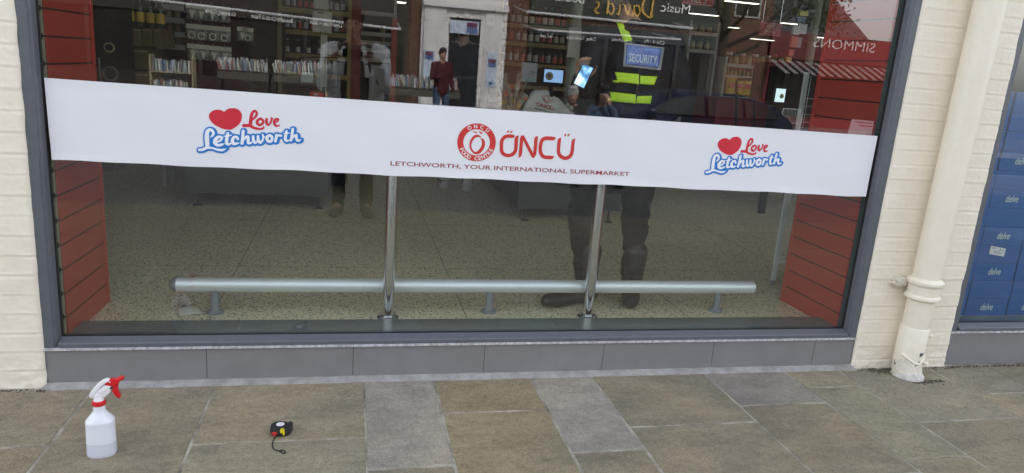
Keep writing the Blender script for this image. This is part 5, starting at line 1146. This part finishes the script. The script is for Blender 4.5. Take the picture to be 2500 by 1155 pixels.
# tills
def till(p0, p1, p2, label, depth=1.6):
    a = A(*p0, Z=FZ); y = a.y; b = A(*p1, Y=y); w_ = b.x-a.x; r = empty('checkout_desk', (a.x, y, FZ), label, 'checkout desk', 'dark checkout desks behind the banner')
    MB().box((0, 0, .11), (w_, .04, .86)).build('front_panel', GREYD, r, bevel=.008); MB().box((0, .041, .11), (w_, depth, .84)).build('cabinet', BKD, r)
    MB().box((-.02, -.03, .862), (w_+.02, depth, .90)).build('worktop', mat('till worktop', (.10, .10, .10), .3), r, bevel=.006)
    for x in (.08, w_-.08):
        for yy in (.06, depth-.1): MB().lathe([(.035, 0), (.035, .008), (.012, .014), (.010, .109)], (x, yy, 0), 14).build('desk_foot', mat('black foot', (.02, .02, .02), .5), r, smooth=True)
    return a, w_
till((452, 504), (800, 515), None, 'long dark checkout desk on small feet below the left half of the banner')
till((1262, 541), (1512, 545), None, 'dark checkout desk on small feet behind the legs of the security guard', 2.2)
# perspex screen, monitor, baskets, card
r = empty('perspex_screen', AI(778, 220, 2.5), 'clear perspex till screen with a thin black rounded frame', 'till screen')
def rr(px0, py0, px1, py1, y, n=4):
    P = []
    for cx_, cy_, a0 in ((px1-10, py0+10, -90), (px1-10, py1-10, 0), (px0+10, py1-10, 90), (px0+10, py0+10, 180)):
        for k in range(n+1): t = math.radians(a0+90*k/n); P.append(AI(cx_+10*math.cos(t), cy_+10*math.sin(t), y))
    return P+[P[0]]
MB(r.location).tube(rr(731, 140, 826, 214, 2.5), .0045, 8, caps=False).build('rounded_frame', BKD, r, smooth=True)
a, b, c, d = [AI(*p, 2.5) for p in ((733, 210), (823, 214), (824, 148), (734, 142))]; o = Vector(r.location); y_ = Vector((0, .004, 0))
PSX = glassmat('perspex', .05, (.93, .95, .94)); MB(o).add([a, b, c, d, a+y_, b+y_, c+y_, d+y_], [(0, 1, 2, 3), (7, 6, 5, 4), (0, 4, 5, 1), (1, 5, 6, 2), (2, 6, 7, 3), (3, 7, 4, 0)]).build('clear_sheet', PSX, r)
ibox('notice_sheet', (735, 176), (764, 202), 2.52, .003, mat('notice paper', (.55, .6, .56), .7), r); 
pz = AI(790, 214, 2.5); MB(o).tube([pz, Vector((pz.x, 2.5, FZ+.9))], .01, 8).build('screen_stand', BKD, r, smooth=True)
def basket(p0, p1, y, m1, label):
    a, b = AI(*p0, y), AI(*p1, y); w_ = abs(b.x-a.x); h = abs(a.z-b.z)+.12; r = empty('shopping_basket', ((a.x+b.x)/2, y, max(a.z, b.z)-h), label, 'basket', 'plastic baskets at the left till')
    MB().bevbox((-w_/2, 0, 0), (w_/2, .22, h*.78), .025).build('basket_body', m1, r, smooth=True); MB().bevbox((-w_/2-.008, -.008, h*.79), (w_/2+.008, .228, h), .012).build('rim', m1, r, smooth=True)
    MB().box((-.02, -.012, h*.86), (.01, -.0085, h*.93)).build('price_tag', WHT, r)
basket((757, 224), (788, 246), 2.45, mat('red basket plastic', (.55, .03, .02), .35), 'red plastic basket just above the banner left of the photographer')
basket((776, 226), (797, 246), 2.75, mat('amber basket plastic', (.55, .28, .03), .35), 'amber plastic basket behind the red basket')
def screen_disc(par, px, py, y, rad, cols):
    c = AI(px, py, y); o = Vector(par.location)
    for k, (f, m_) in enumerate(cols):
        MB(o).tube([(c.x, y-.0045-.0012*k, c.z), (c.x, y-.0035-.0012*k, c.z)], rad*f, 28).build('screen_emblem', m_, par)
LCD = mat('lit till display', (.1, .2, .35), .2, emit=(.22, .36, .62), estr=.30); LCD2 = mat('lit payment display', (.4, .5, .5), .2, emit=(.6, .75, .8), estr=.30)
EMB = mat('emblem brown', (.10, .06, .04), .5); EMG = mat('emblem olive', (.28, .28, .14), .5)
y = 2.9; r = empty('till_monitor', AI(1350, 205, y), 'till monitor with a round emblem on its pale blue screen', 'monitor')
ibox('bezel', (1326, 164), (1377, 208), y, .05, BKD, r, .006); s_ = ibox('display', (1330, 169), (1373, 203), y-.003, .0025, LCD, r)
screen_disc(r, 1341, 186, y, .034, ((1, EMB), (.8, EMG), (.5, EMB))); q = AI(1350, 208, y); MB(q*1.0).box((0, 0, 0), (0, 0, 0)) if False else None
MB(r.location).tube([(q.x, y+.06, q.z-.25), (q.x, y+.06, q.z+.05)], .018, 12).build('monitor_arm', BKD, r, smooth=True)
r = empty('payment_terminal', AI(1905, 260, 3.2), 'lit payment screen in a black column left of the right red panel', 'payment terminal')
ibox('terminal_case', (1890, 208), (1919, 260), 3.2, .08, BKD, r, .008); ibox('display', (1896, 216), (1914, 250), 3.197, .0025, LCD2, r); screen_disc(r, 1908, 235, 3.2, .022, ((1, EMB), (.82, EMG)))
a = AI(1905, 262, 3.2); MB(r.location).box((a.x-.03, 3.22, FZ), (a.x+.03, 3.27, a.z)).build('terminal_stand', BKD, r)
# small price boards on the counter
r = empty('price_board', AI(1292, 201, 2.7), 'pale price board printed in bold black beside the till monitor', 'sign'); ibox('board', (1275, 152), (1309, 201), 2.7, .004, mat('board pale blue', (.35, .38, .42), .6), r)
for k, (x0, x1, yy) in enumerate(((1297, 1306, 176), (1290, 1306, 180), (1281, 1306, 184), (1276, 1306, 188))): ibox('print_line', (x0, yy-1.2), (x1, yy+1), 2.6985, .0008, BKD, r)
for x0 in (1277, 1287, 1298): ibox('bottle_print', (x0, 190), (x0+8, 200), 2.6985, .0008, mat('bottle print', (.25, .42, .42), .6), r)
# carrier bag
def carrier():
    y = 2.0; c = AI(1338, 262, y); r = empty('carrier_bag', (c.x, y, c.z-.18), 'full white plastic carrier bag with a red emblem and food centre lettering', 'carrier bag')
    P = [(1293, 262, .05), (1310, 240, .055), (1322, 262, .085), (1350, 262, .08), (1375, 275, .06), (1392, 282, .035), (1325, 285, .09), (1360, 290, .07), (1336, 226, .02), (1318, 224, .012)]
    cs = []; o = Vector(r.location)
    for i, (a_, b_, r0) in enumerate(P): q = AI(a_, b_, y)-o; cs.append((q, q+Vector((0, .06, -.05)), r0, r0, (1, .8, 1)))
    for (i, j) in ((0, 1), (1, 2), (2, 3), (3, 4), (4, 5), (1, 8), (2, 6), (3, 7), (1, 9)): cs.append((AI(P[i][0], P[i][1], y)-o, AI(P[j][0], P[j][1], y)-o, P[i][2]*.95, P[j][2]*.95, (1, .75, 1)))
    b = blob('bag_body', cs, mat('bag plastic', (.55, .54, .48), .35, bump=.2, bscale=18), r, .010, .016, 16)
    bt = BVHTree.FromPolygons([v.co+o for v in b.data.vertices], [tuple(p.vertices) for p in b.data.polygons])
    def on(px, py, l=.006):
        v = Vector(FW+RX*(px-1250)/FPX-UP*(py-577.5)/FPX).normalized(); h, *_ = bt.ray_cast(Vector(CAM), v); h = h if h else AI(px, py, y-.05); return h-v*l-o
    for s, x0, y0, x1, y1, hh, m_ in (('ÖNCÜ', 1309, 258, 1352, 270, 9, mat('bag red print', (.42, .04, .03), .5)), ('FOOD CENTRE', 1306, 266, 1350, 279, 4, BKD)):
        vs, fs = text2d(s, 1, offset=.03, res=2); W_ = vs[:, 0].max(); me = bpy.data.meshes.new('bag_lettering'); me.from_pydata([tuple(on(x0+(x1-x0)*u/W_, y0+(y1-y0)*u/W_-hh*v_)) for u, v_ in vs], [], fs); link('bag_lettering', me, m_, b)
    RP_ = MATS['bag red print']
    def stroke(pts, wd): 
        P_ = catmull([(p[0], p[1], wd) for p in pts], 4); V = []; F = []
        for i, p in enumerate(P_):
            t = P_[min(i+1, len(P_)-1)][:2]-P_[max(i-1, 0)][:2]; t = t/np.linalg.norm(t); nn = np.array([-t[1], t[0]]); V += [tuple(on(*(p[:2]+nn*wd))), tuple(on(*(p[:2]-nn*wd)))]
        F = [(2*i, 2*i+1, 2*i+3, 2*i+2) for i in range(len(P_)-1)]; me = bpy.data.meshes.new('bag_emblem'); me.from_pydata(V, [], F); link('bag_emblem', me, RP_, b)
    stroke([(1334, 234), (1329, 239), (1331, 246), (1338, 246), (1341, 240), (1336, 234), (1333, 234)], .8); stroke([(1324, 233), (1327, 243), (1334, 251), (1342, 249), (1350, 243)], .9)
carrier()
# cellophane bouquet beside the bag
def bouquet():
    y = 2.2; c = AI(1248, 262, y); r = empty('wrapped_bouquet', c, 'cellophane wrapped flowers standing left of the carrier bag', 'bouquet'); rnd = random.Random(2)
    CEL = mat('cellophane', (.45, .42, .34), .15, spec=.8, nscale=20, namt=.5); m_ = MB()
    for k in range(26):
        a = rnd.uniform(0, 6.28); p0 = Vector((0, 0, -.1)); p1 = Vector((math.cos(a)*rnd.uniform(.05, .13), math.sin(a)*.08, rnd.uniform(.08, .26))); p2 = p1+Vector((rnd.uniform(-.04, .04), rnd.uniform(-.04, .04), rnd.uniform(-.06, .06))); m_.add([p0, p1, p2], [(0, 1, 2)])
    m_.build('cellophane_wrap', CEL, r)
    for k, col in enumerate(((.6, .08, .04), (.75, .65, .35), (.7, .55, .1), (.7, .68, .6))):
        for _ in range(3):
            q = Vector((rnd.uniform(-.1, .1), rnd.uniform(-.05, .03), rnd.uniform(.0, .16))); b = MB()
            for t in range(7): a = t*.9; b.add([q, q+Vector((math.cos(a)*.018, -.008, math.sin(a)*.018)), q+Vector((math.cos(a+.6)*.018, -.012, math.sin(a+.6)*.018))], [(0, 1, 2)])
            b.build('flower', mat('petal %d' % k, col, .7), r)
bouquet()
# generic goods
def glass_bottle(label_col, cap_col, h=.26, r0=.032, name='bottle'):
    r = bpy.data.objects.new(name, None); COL.objects.link(r); r.empty_display_size = .05
    MB().lathe([(r0*.9, 0), (r0, .006), (r0, h*.55), (r0*.9, h*.63), (r0*.38, h*.76), (r0*.36, h*.93)], (0, 0, 0), 14).build('bottle_glass', mat('dark bottle glass', (.03, .035, .02), .12), r, smooth=True)
    MB().lathe([(r0*1.015, h*.16), (r0*1.015, h*.48)], (0, 0, 0), 14).build('paper_label', mat('lab %s' % (label_col,), label_col, .6), r, smooth=True)
    MB().lathe([(r0*.42, h*.90), (r0*.42, h), (r0*.3, h*1.005)], (0, 0, 0), 12).build('cap', mat('cap %s' % (cap_col,), cap_col, .35), r, smooth=True); return r
def jar(col, lid, h=.15, r0=.045, name='jar'):
    r = bpy.data.objects.new(name, None); COL.objects.link(r); r.empty_display_size = .05
    MB().lathe([(r0*.92, 0), (r0, .008), (r0, h*.72), (r0*.8, h*.82)], (0, 0, 0), 14).build('jar_body', mat('jar %s' % (col,), col, .2), r, smooth=True)
    MB().lathe([(r0*.84, h*.8), (r0*.84, h), (r0*.8, h*1.01)], (0, 0, 0), 14).build('lid', mat('lid %s' % (lid,), lid, .35), r, smooth=True); return r
def packet(col, name='packet'):
    r = bpy.data.objects.new(name, None); COL.objects.link(r); r.empty_display_size = .05
    b = MB(); n = 8; vs = []
    for s in (-1, 1):
        for i in range(n+1):
            for j in range(n+1):
                u, v_ = i/n, j/n; bul = math.sin(math.pi*u)*math.sin(math.pi*v_); vs.append(((u-.5)*.14+.004*math.sin(v_*17), s*(.003+.028*bul**.6), v_*.2))
    N1 = (n+1)**2; q = [(i*(n+1)+j, (i+1)*(n+1)+j, (i+1)*(n+1)+j+1, i*(n+1)+j+1) for i in range(n) for j in range(n)]; b.add(vs, q+[tuple(k+N1 for k in f)[::-1] for f in q])
    b.build('packet_foil', mat('foil %s' % (col,), col, .25, nscale=25, namt=.3), r, smooth=True); MB().box((-.04, -.036, .07), (.04, -.030, .13)).build('printed_panel', mat('panel red', (.5, .05, .03), .4), r); return r
def shelf_bay(px0, px1, levels, y, label, edge=STL, top=None, depth=.35, h_top=None, backc=None):
    """a shelf unit: shelf edges at the given photo heights (left end)"""
    a, b = AI(px0, levels[0][0], y), AI(px1, levels[0][1], y); x0, x1 = a.x, b.x; r = empty('shelf_unit', ((x0+x1)/2, y, FZ), label, 'shelf unit'); o = Vector(r.location); zs = []
    for l0, l1 in levels:
        z = (AI(px0, l0, y).z+AI(px1, l1, y).z)/2; zs.append(z); MB(o).box((x0, y, z-.03), (x1, y+.012, z+.012)).build('price_edge', edge, r); MB(o).box((x0, y+.0125, z-.015), (x1, y+depth, z)).build('shelf', STL, r)
    zt = h_top or max(zs)+.4
    for x in (x0-.03, x1): MB(o).box((x, y+.01, FZ), (x+.03, y+depth+.02, zt)).build('upright', edge, r)
    MB(o).box((x0, y+depth+.001, FZ), (x1, y+depth+.02, zt)).build('back_panel', backc or mat('dark back panel', (.05, .05, .055), .7), r)
    return x0, x1, zs
USED = set()
def place(proto, x, y, z, label, group, rz=0, cat=None, sc=1):
    o = proto if proto.name not in USED else copy_tree(proto); USED.add(proto.name); USED.add(o.name); o.location = (x, y, z); o.rotation_euler.z = rz; o.scale = (sc,)*3
    tag(o, label, cat or proto.name.split('.')[0].replace('_', ' '), group); return o
rg_ = random.Random(12)
BT = [glass_bottle((.6, .58, .5), (.3, .3, .3)), glass_bottle((.45, .45, .48), (.5, .4, .1), .27), glass_bottle((.5, .1, .08), (.4, .05, .05), .25)]
JR = [jar((.25, .10, .04), (.5, .5, .5)), jar((.12, .14, .05), (.4, .05, .04), .17, .04), jar((.35, .28, .12), (.15, .2, .12), .13)]
PK = [packet((.62, .46, .03)), packet((.55, .40, .02))]
# bottle shelves behind the photographer
x0, x1, zs = shelf_bay(688, 850, [(18, 34), (71, 88), (128, 145), (175, 190)], 3.6, 'tall shelf unit of bottles behind the left checkout desk', BWOOD, backc=mat('slate blue back panel', (.04, .05, .075), .7))
for k, z in enumerate(zs[:3]):
    x = x0+.04
    while x < x1-.03: place(BT[rg_.randrange(3)] if k != 2 else BT[0], x, 3.68, z+.001, 'dark glass bottle on the %s shelf of the tall bottle unit' % ['top', 'second', 'third'][k], 'bottles on the %s shelf of the tall bottle unit' % ['top', 'second', 'third'][k], sc=.62 if k < 2 else .5); x += .052 if k < 2 else .09
x0, x1, zs = shelf_bay(880, 962, [(27, 36), (78, 86), (101, 106), (120, 124), (144, 147)], 5.2, 'bright shelf unit of packets seen right of the photographer', WHT)
for k, z in enumerate(zs[1:4]):
    x = x0+.25
    while x < x1-.06: place(JR[rg_.randrange(3)], x, 5.3, z+.001, 'jar on the %s shelf of the bright unit' % ['upper', 'middle', 'lower'][k], 'jars on the %s shelf of the bright unit' % ['upper', 'middle', 'lower'][k], sc=.7); x += .075
r = empty('red_end_panel', AI(862, 100, 4.2), 'tall dark red shelf end panel behind the head of the photographer', 'end panel'); ibox('panel_board', (852, -40), (876, 330), 4.2, .05, mat('dark red laminate', (.22, .02, .02), .5), r)
r = empty('red_end_panel', AI(958, 100, 5.0), 'thin red shelf end post at the right of the bright shelf unit', 'end panel'); ibox('panel_board', (957, 44), (961, 330), 5.0, .05, RED, r)
r = empty('dispenser', AI(785, 80, 2.9), 'cream wall dispenser with a dark round dial on a post by the left till', 'dispenser'); CRM = mat('cream plastic', (.42, .41, .34), .4)
ibox('case', (763, 26), (809, 82), 2.9, .12, CRM, r, .006); ibox('upper_case', (766, -20), (802, 24), 2.93, .1, CRM, r, .004); c = AI(784, 55, 2.9); MB(r.location).tube([(c.x, 2.9, c.z), (c.x, 2.893, c.z)], .026, 24).build('dial', mat('dark dial', (.10, .10, .09), .5), r)
ibox('name_plate', (775, 29), (790, 34), 2.897, .002, mat('dark dial', (.1, .1, .09), .5), r); ibox('post', (783, 84), (796, 300), 2.96, .04, CRM, r)
for x in (771, 783, 795): c = AI(x, 78, 2.9); MB(r.location).tube([(c.x, 2.9, c.z), (c.x, 2.896, c.z)], .004, 10).build('button', BKD, r)
# hanging packets, three rows of four
PEGB = mat('dark red peg board', (.035, .008, .008), .8, spec=.1); y = 2.6
r = empty('peg_board', AI(515, 80, y+.05), 'dark red peg board carrying three rows of hanging packets', 'peg board'); ibox('board', (448, -30), (602, 240), y+.05, .03, PEGB, r)
CLR = mat('clear packet film', (.30, .30, .24), .12, spec=.9, nscale=60, col2=(.05, .05, .04), bump=1.0, bscale=60, detail=7); HDR = mat('header card', (.55, .54, .42), .6)
def hang(p, rgn):
    r = bpy.data.objects.new('hanging_packet', None); COL.objects.link(r); r.empty_display_size = .05; rr_ = random.Random(rgn); w_ = .042
    MB().box((-w_, -.002, -.032), (w_, .002, 0)).build('header_card', HDR, r); b = MB(); n = 6; vs = []
    for i in range(n+1):
        for j in range(n+1): u, v_ = i/n, j/n; vs.append(((u-.5)*2*w_, -.004-.014*math.sin(math.pi*u)*math.sin(math.pi*min(1, v_*1.1))*rr_.uniform(.6, 1.3), -.033-.075*v_))
    b.add(vs, [(i*(n+1)+j, (i+1)*(n+1)+j, (i+1)*(n+1)+j+1, i*(n+1)+j+1) for i in range(n) for j in range(n)]); b.build('film_bag', CLR, r, smooth=True)
    WH = mat('pale contents', (.62, .60, .48), .4); k = MB()
    if rgn % 2:
        P = [(math.cos(t*.5)*.022, -.022, -.078+math.sin(t*.5)*.022) for t in range(13)]; k.tube(P, .005, 6, caps=False)
    else:
        for t in range(6): a = 1.2+t*.14; k.tube([(.0, -.022, -.10), (math.cos(a)*.05, -.022, -.10+math.sin(a)*.058)], .0026, 5)
    k.build('contents', WH, r, smooth=True); MB().tube([(0, .05, .006), (0, -.03, .010), (0, -.036, .016)], .002, 6).build('peg_hook', CHR, r); return r
HG = [hang(None, i) for i in range(4)]; pk = ['first', 'second', 'third', 'fourth']; rw = ['top', 'middle', 'bottom']
for j, (yy, xs_) in enumerate(((9, (469, 492, 519, 547)), (58, (469, 492, 520, 548)), (107, (472, 497, 523, 550)))):
    for i, x in enumerate(xs_):
        c = AI(x, yy+i*2.6, y); place(HG[(i*2+j) % 4], c.x, y, c.z, '%s clear packet from the left in the %s row on the peg board' % (pk[i], rw[j]), 'clear packets hanging on the peg board', cat='packet')
for i, (x, yy) in enumerate(((592, 66), (605, 68))): c = AI(x, yy, y); place(HG[i], c.x, y, c.z, 'dim clear packet hanging apart at the right edge, %s one' % ['left', 'right'][i], 'clear packets hanging on the peg board', cat='packet', sc=.9)
r = empty('brown_pillar', AI(650, 100, 3.0), 'brown boxed pillar between the peg board and the bottle shelves', 'pillar'); ibox('pillar_boards', (610, 26), (686, 330), 3.0, .4, mat('brown pillar board', (.055, .046, .032), .8, spec=.1, nscale=6, namt=.15), r); ibox('corner_trim', (677, 26), (688, 330), 2.985, .014, mat('tan trim', (.16, .12, .06), .6), r)
r = empty('cardboard_display', AI(1, 1, 9), 'x', 'x') if False else None
# large cartons and yellow bottles at the left
y = 2.3
def bigbox(p0, p1, label, dy=0):
    r = empty('cardboard_box', AI(p0[0], p1[1], y+dy), label, 'cardboard box', 'brown cardboard boxes stacked at the left'); b = ibox('box_body', p0, p1, y+dy, .4, CARD, r, .004); a, c = AI(*p0, y+dy), AI(*p1, y+dy)
    w_, h_ = c.x-a.x, a.z-c.z; TP = mat('carton tape', (.25, .2, .12), .3); PR = mat('carton dark print', (.06, .045, .03), .8)
    MB(r.location).box((a.x+.004, y+dy-.0012, c.z+h_*.88), (c.x-.004, y+dy-.0004, c.z+h_*.93)).build('tape_strip', TP, r); MB(r.location).box((a.x+w_*.3, y+dy-.0016, c.z+h_*.35), (a.x+w_*.62, y+dy-.0005, c.z+h_*.6)).build('printed_mark', PR, r)
bigbox((284, 66), (346, 114), 'wide brown carton at the top of the left stack'); bigbox((347, 68), (373, 114), 'narrow brown carton at the top, left of a similar one'); bigbox((375, 70), (394, 116), 'narrow brown carton at the top right of the stack')
bigbox((286, 116), (362, 171), 'wide brown carton in the middle of the left stack'); bigbox((288, 173), (364, 240), 'wide brown carton at the bottom of the left stack, just above the banner')
YB = glass_bottle((.45, .30, .04), (.5, .38, .05), .24, .034); zt = AI(300, 66, y).z; x = AI(288, 66, y).x; xe = AI(392, 66, y).x; k = 0
while x < xe: place(YB, x, y+.06, zt+.012-.015*(x-AI(288, 66, y).x), 'yellow labelled bottle standing on the brown cartons', 'yellow labelled bottles on the brown cartons', cat='bottle', sc=.85); x += .062
r = empty('side_cabinet', AI(250, 100, 1.5), 'black cabinet with two round dials next to the left red panel', 'cabinet'); ibox('cabinet_body', (219, -60), (282, 420), 1.5, .5, BKD, r, .004)
for px, py, rad, m_ in ((267, 116, .028, mat('tan dial', (.30, .26, .14), .5)), (270, 180, .042, mat('grey ring', (.12, .12, .12), .4))): c = AI(px, py, 1.49); MB(r.location).tube([(c.x, 1.496, c.z), (c.x, 1.485, c.z)], rad, 28).build('dial', m_, r); MB(r.location).tube([(c.x, 1.4845, c.z), (c.x, 1.482, c.z)], rad*.72, 24).build('dial_centre', BKD, r)
p_, q_ = AI(241, 140, 1.48), AI(246, 200, 1.48); MB(r.location).tube([p_, q_], .006, 8).build('handle', CHR, r, smooth=True)
x0, x1, zs = shelf_bay(388, 452, [(12, 18), (43, 50), (77, 84), (108, 116)], 3.6, 'dim shelf unit between the brown cartons and the peg board', WHT)
for k, z in enumerate(zs): 
    x = x0+.05
    while x < x1-.05: place(JR[(k+1) % 3], x, 3.7, z+.001, 'small jar on shelf %s of the dim unit' % ['one', 'two', 'three', 'four'][k], 'jars in the dim shelf unit', sc=.62); x += .07
# pale round columns
for p0, p1, y, l in (((1390, -40), (1416, 330), 3.4, 'pale green round column left of the security guard'), ((1976, -40), (1994, 330), 4.0, 'pale green round column beside the right red panel')):
    a, b = AI(*p0, y), AI(p1[0], p0[1], y); cx_ = (AI((p0[0]+p1[0])/2, 90, y)).x; rr_ = (b.x-a.x)/2; r = empty('column', (cx_, y, FZ), l, 'column'); MB().lathe([(rr_, 0), (rr_, 2.79)], (0, 0, 0), 28).build('shaft', mat('pale green paint', (.30, .34, .27), .5), r, smooth=True); MB().lathe([(rr_*1.15, 0), (rr_*1.15, .12), (rr_*1.01, .13)], (0, 0, 0), 28).build('base', mat('pale green paint', (.30, .34, .27), .5), r, smooth=True)
r = empty('notice_box', AI(1405, 130, 3.2), 'cream notice box fixed on the left column', 'notice box'); ibox('box_case', (1391, 66), (1414, 142), 3.2, .06, CRM, r, .004)
# wall of goods behind the left of the guard
x0, x1, zs = shelf_bay(1228, 1392, [(60, 70), (103, 114), (152, 166), (205, 220)], 5.0, 'long shelf unit of bottles between the doorway reflection and the guard', BWOOD, backc=mat('dark red back', (.07, .025, .02), .7))
for k, z in enumerate(zs[:3]):
    x = x0+.05
    while x < x1-.03: place(BT[rg_.randrange(3)], x, 5.1, z+.001, 'bottle on the %s shelf of the long unit left of the guard' % ['top', 'second', 'third'][k], 'bottles on the long unit left of the guard', sc=.85); x += .075
# right hand aisle
x0, x1, zs = shelf_bay(1776, 1932, [(160, 166), (188, 194), (240, 246)], 5.0, 'white edged shelf unit of jars and yellow packets at the right', WHT, h_top=1.72, backc=mat('tan back', (.12, .10, .05), .7))
for k, z in enumerate(zs[:2]):
    x = x0+.05; 
    while x < x1-.04: place(JR[rg_.randrange(3)], x, 5.08, z+.001, 'jar standing on the %s shelf of the right hand unit' % ['top', 'second'][k], 'jars on the %s shelf of the right hand unit' % ['top', 'second'][k], sc=.95 if k == 0 else .55); x += .088 if k == 0 else .055
x = x0+.08; z = AI(1850, 196, 5.0).z-.205
while x < x1-.06: place(PK[rg_.randrange(2)], x, 5.0, z+.02, 'yellow foil packet hanging under the second shelf at the right', 'yellow packets under the second shelf at the right', rz=rg_.uniform(-.2, .2)); x += .105
x0, x1, zs = shelf_bay(1690, 1752, [(78, 84), (122, 126)], 5.0, 'small pale shelf unit right of the guard', WHT, h_top=2.1)
for k, z in enumerate(zs):
    x = x0+.06
    while x < x1-.04: place(JR[2], x, 5.08, z+.001, 'pale jar on the %s shelf right of the guard' % ['upper', 'lower'][k], 'pale jars on the small shelf unit', sc=.8); x += .095
r = empty('promotion_bin', AI(1815, 300, 3.6), 'red promotional bin below the yellow packets', 'bin'); ibox('bin_front', (1752, 238), (1880, 400), 3.6, .5, mat('bin red', (.16, .012, .010), .6, spec=.2, nscale=8, namt=.3), r, .01)
r = empty('queue_barrier', AI(1820, 240, 3.0), 'black looped barrier frame in front of the yellow packets', 'barrier'); MB(r.location).tube([AI(1797, 330, 3.0), AI(1798, 198, 3.0), AI(1802, 194, 3.0), AI(1838, 194, 3.0), AI(1842, 198, 3.0), AI(1840, 330, 3.0)], .011, 8).build('barrier_tube', BKD, r, smooth=True)
r = empty('dark_fixture', AI(1950, 250, 3.4), 'tall black shop fixture left of the right red panel', 'fixture'); ibox('fixture_body', (1921, 152), (1990, 460), 3.4, .6, BKD, r, .01)
# leaning sweets stand
r = empty('sweets_stand', AI(1950, 150, 3.0), 'leaning stand of bright sweet packets beside the pale column', 'display stand')
for k, (p0, p1, col) in enumerate((((1955, 26), (1972, 40), (.55, .5, .05)), ((1948, 40), (1966, 56), (.03, .10, .20)), ((1952, 57), (1968, 84), (.45, .45, .45)), ((1940, 60), (1951, 86), (.5, .5, .48)), ((1934, 88), (1946, 116), (.5, .10, .04)), ((1943, 90), (1955, 117), (.2, .2, .22)), ((1928, 120), (1937, 138), (.5, .06, .04)), ((1921, 139), (1932, 152), (.6, .3, .05)))):
    ibox('sweet_packet', p0, p1, 3.0+.01*(k % 3), .03, mat('sweet %d' % k, col, .35), r, .003)
MB(r.location).tube([AI(1972, 10, 3.05), AI(1924, 170, 3.05)], .01, 8).build('stand_pole', BKD, r, smooth=True)
# hanging signs
def hsign(p0, p1, y, lines, label, fl=True):
    a, b = AI(*p0, y), AI(*p1, y); r = empty('hanging_sign', ((a.x+b.x)/2, y, a.z), label, 'sign', None); o = Vector(r.location); w_, h_ = b.x-a.x, a.z-b.z
    MB(o).box((a.x, y, b.z), (b.x, y+.01, a.z)).build('sign_board', mat('sign red', (.40, .02, .02), .4), r)
    for k, (t, f, s) in enumerate(lines): lettering('sign_lettering', t, lambda x, yy: Vector((x, -.0025, yy-h_*f)), mat('sign print', (.7, .66, .62), .5), r, h_*s, align='CENTER')
    for x in (a.x+w_*.1, b.x-w_*.1): MB(o).tube([(x, y+.005, a.z), (x, y+.005, 2.95)], .002, 6).build('sign_wire', CHR, r)
    g = MB(o); e = .006
    for q in (((a.x+e, a.z-e), (b.x-e, a.z-e*1.5)), ((a.x+e, b.z+e), (b.x-e, b.z+e*1.5))): g.box((q[0][0], y-.002, min(q[0][1], q[1][1])), (q[1][0], y-.0005, max(q[0][1], q[1][1])))
    g.build('sign_border', mat('sign print', (.7, .66, .62), .5), r)
hsign((1668, -22), (1741, 17), 2.6, [('TILL 3', .80, .40)], 'red hanging sign reading TILL 3 above the security guard'); hsign((1857, 53), (1905, 90), 5.0, [('BEST', .42, .24), ('Prices', .82, .28)], 'dim red hanging sign below the ceiling strips at the right')
# stickers on the glass, bottom right
def glass_sticker():
    y = .0098; r = empty('window_notice', AI(2100, 320, y), 'pale notice stuck inside the glass at the lower right, above the banner end', 'notice'); a, b, c, d = [AI(*p, y) for p in ((2068, 331), (2128, 329), (2134, 296), (2080, 291))]; o = Vector(r.location)
    MB(o).add([a, b, c, d, a+y_*.1, b+y_*.1, c+y_*.1, d+y_*.1], [(0, 1, 2, 3), (7, 6, 5, 4), (0, 4, 5, 1), (1, 5, 6, 2), (2, 6, 7, 3), (3, 7, 4, 0)]).build('notice_paper', mat('pinkish notice', (.48, .26, .27), .5), r)
    m_ = mat('notice red print', (.35, .04, .05), .5); ux = (c-d).normalized()
    for (p0, p1) in (((2086, 299), (2128, 303)), ((2098, 308), (2129, 311))):
        q0, q1 = AI(*p0, y-.0004), AI(*p1, y-.0004); MB(o).add([q0, q1, q1+Vector((0, 0, .006)), q0+Vector((0, 0, .006))], [(0, 1, 2, 3)]).build('print_line', m_, r)
glass_sticker()
# shopper standing at the tills
q = A(1126, 470, Z=FZ)
person((q.x-.05, q.y+.1, FZ), math.pi-.2, 'shopper in dark clothes and pale trainers standing between the checkout desks', h=1.70, voxel=.016, top=NAVY, legs=mat('navy trousers', (.02, .025, .04), .8), shoes=mat('pale trainers', (.5, .5, .48), .6), hair=mat('dark brown hair', (.04, .025, .018), .8), fingers=False)
bpy.data.scenes.remove(TMP)
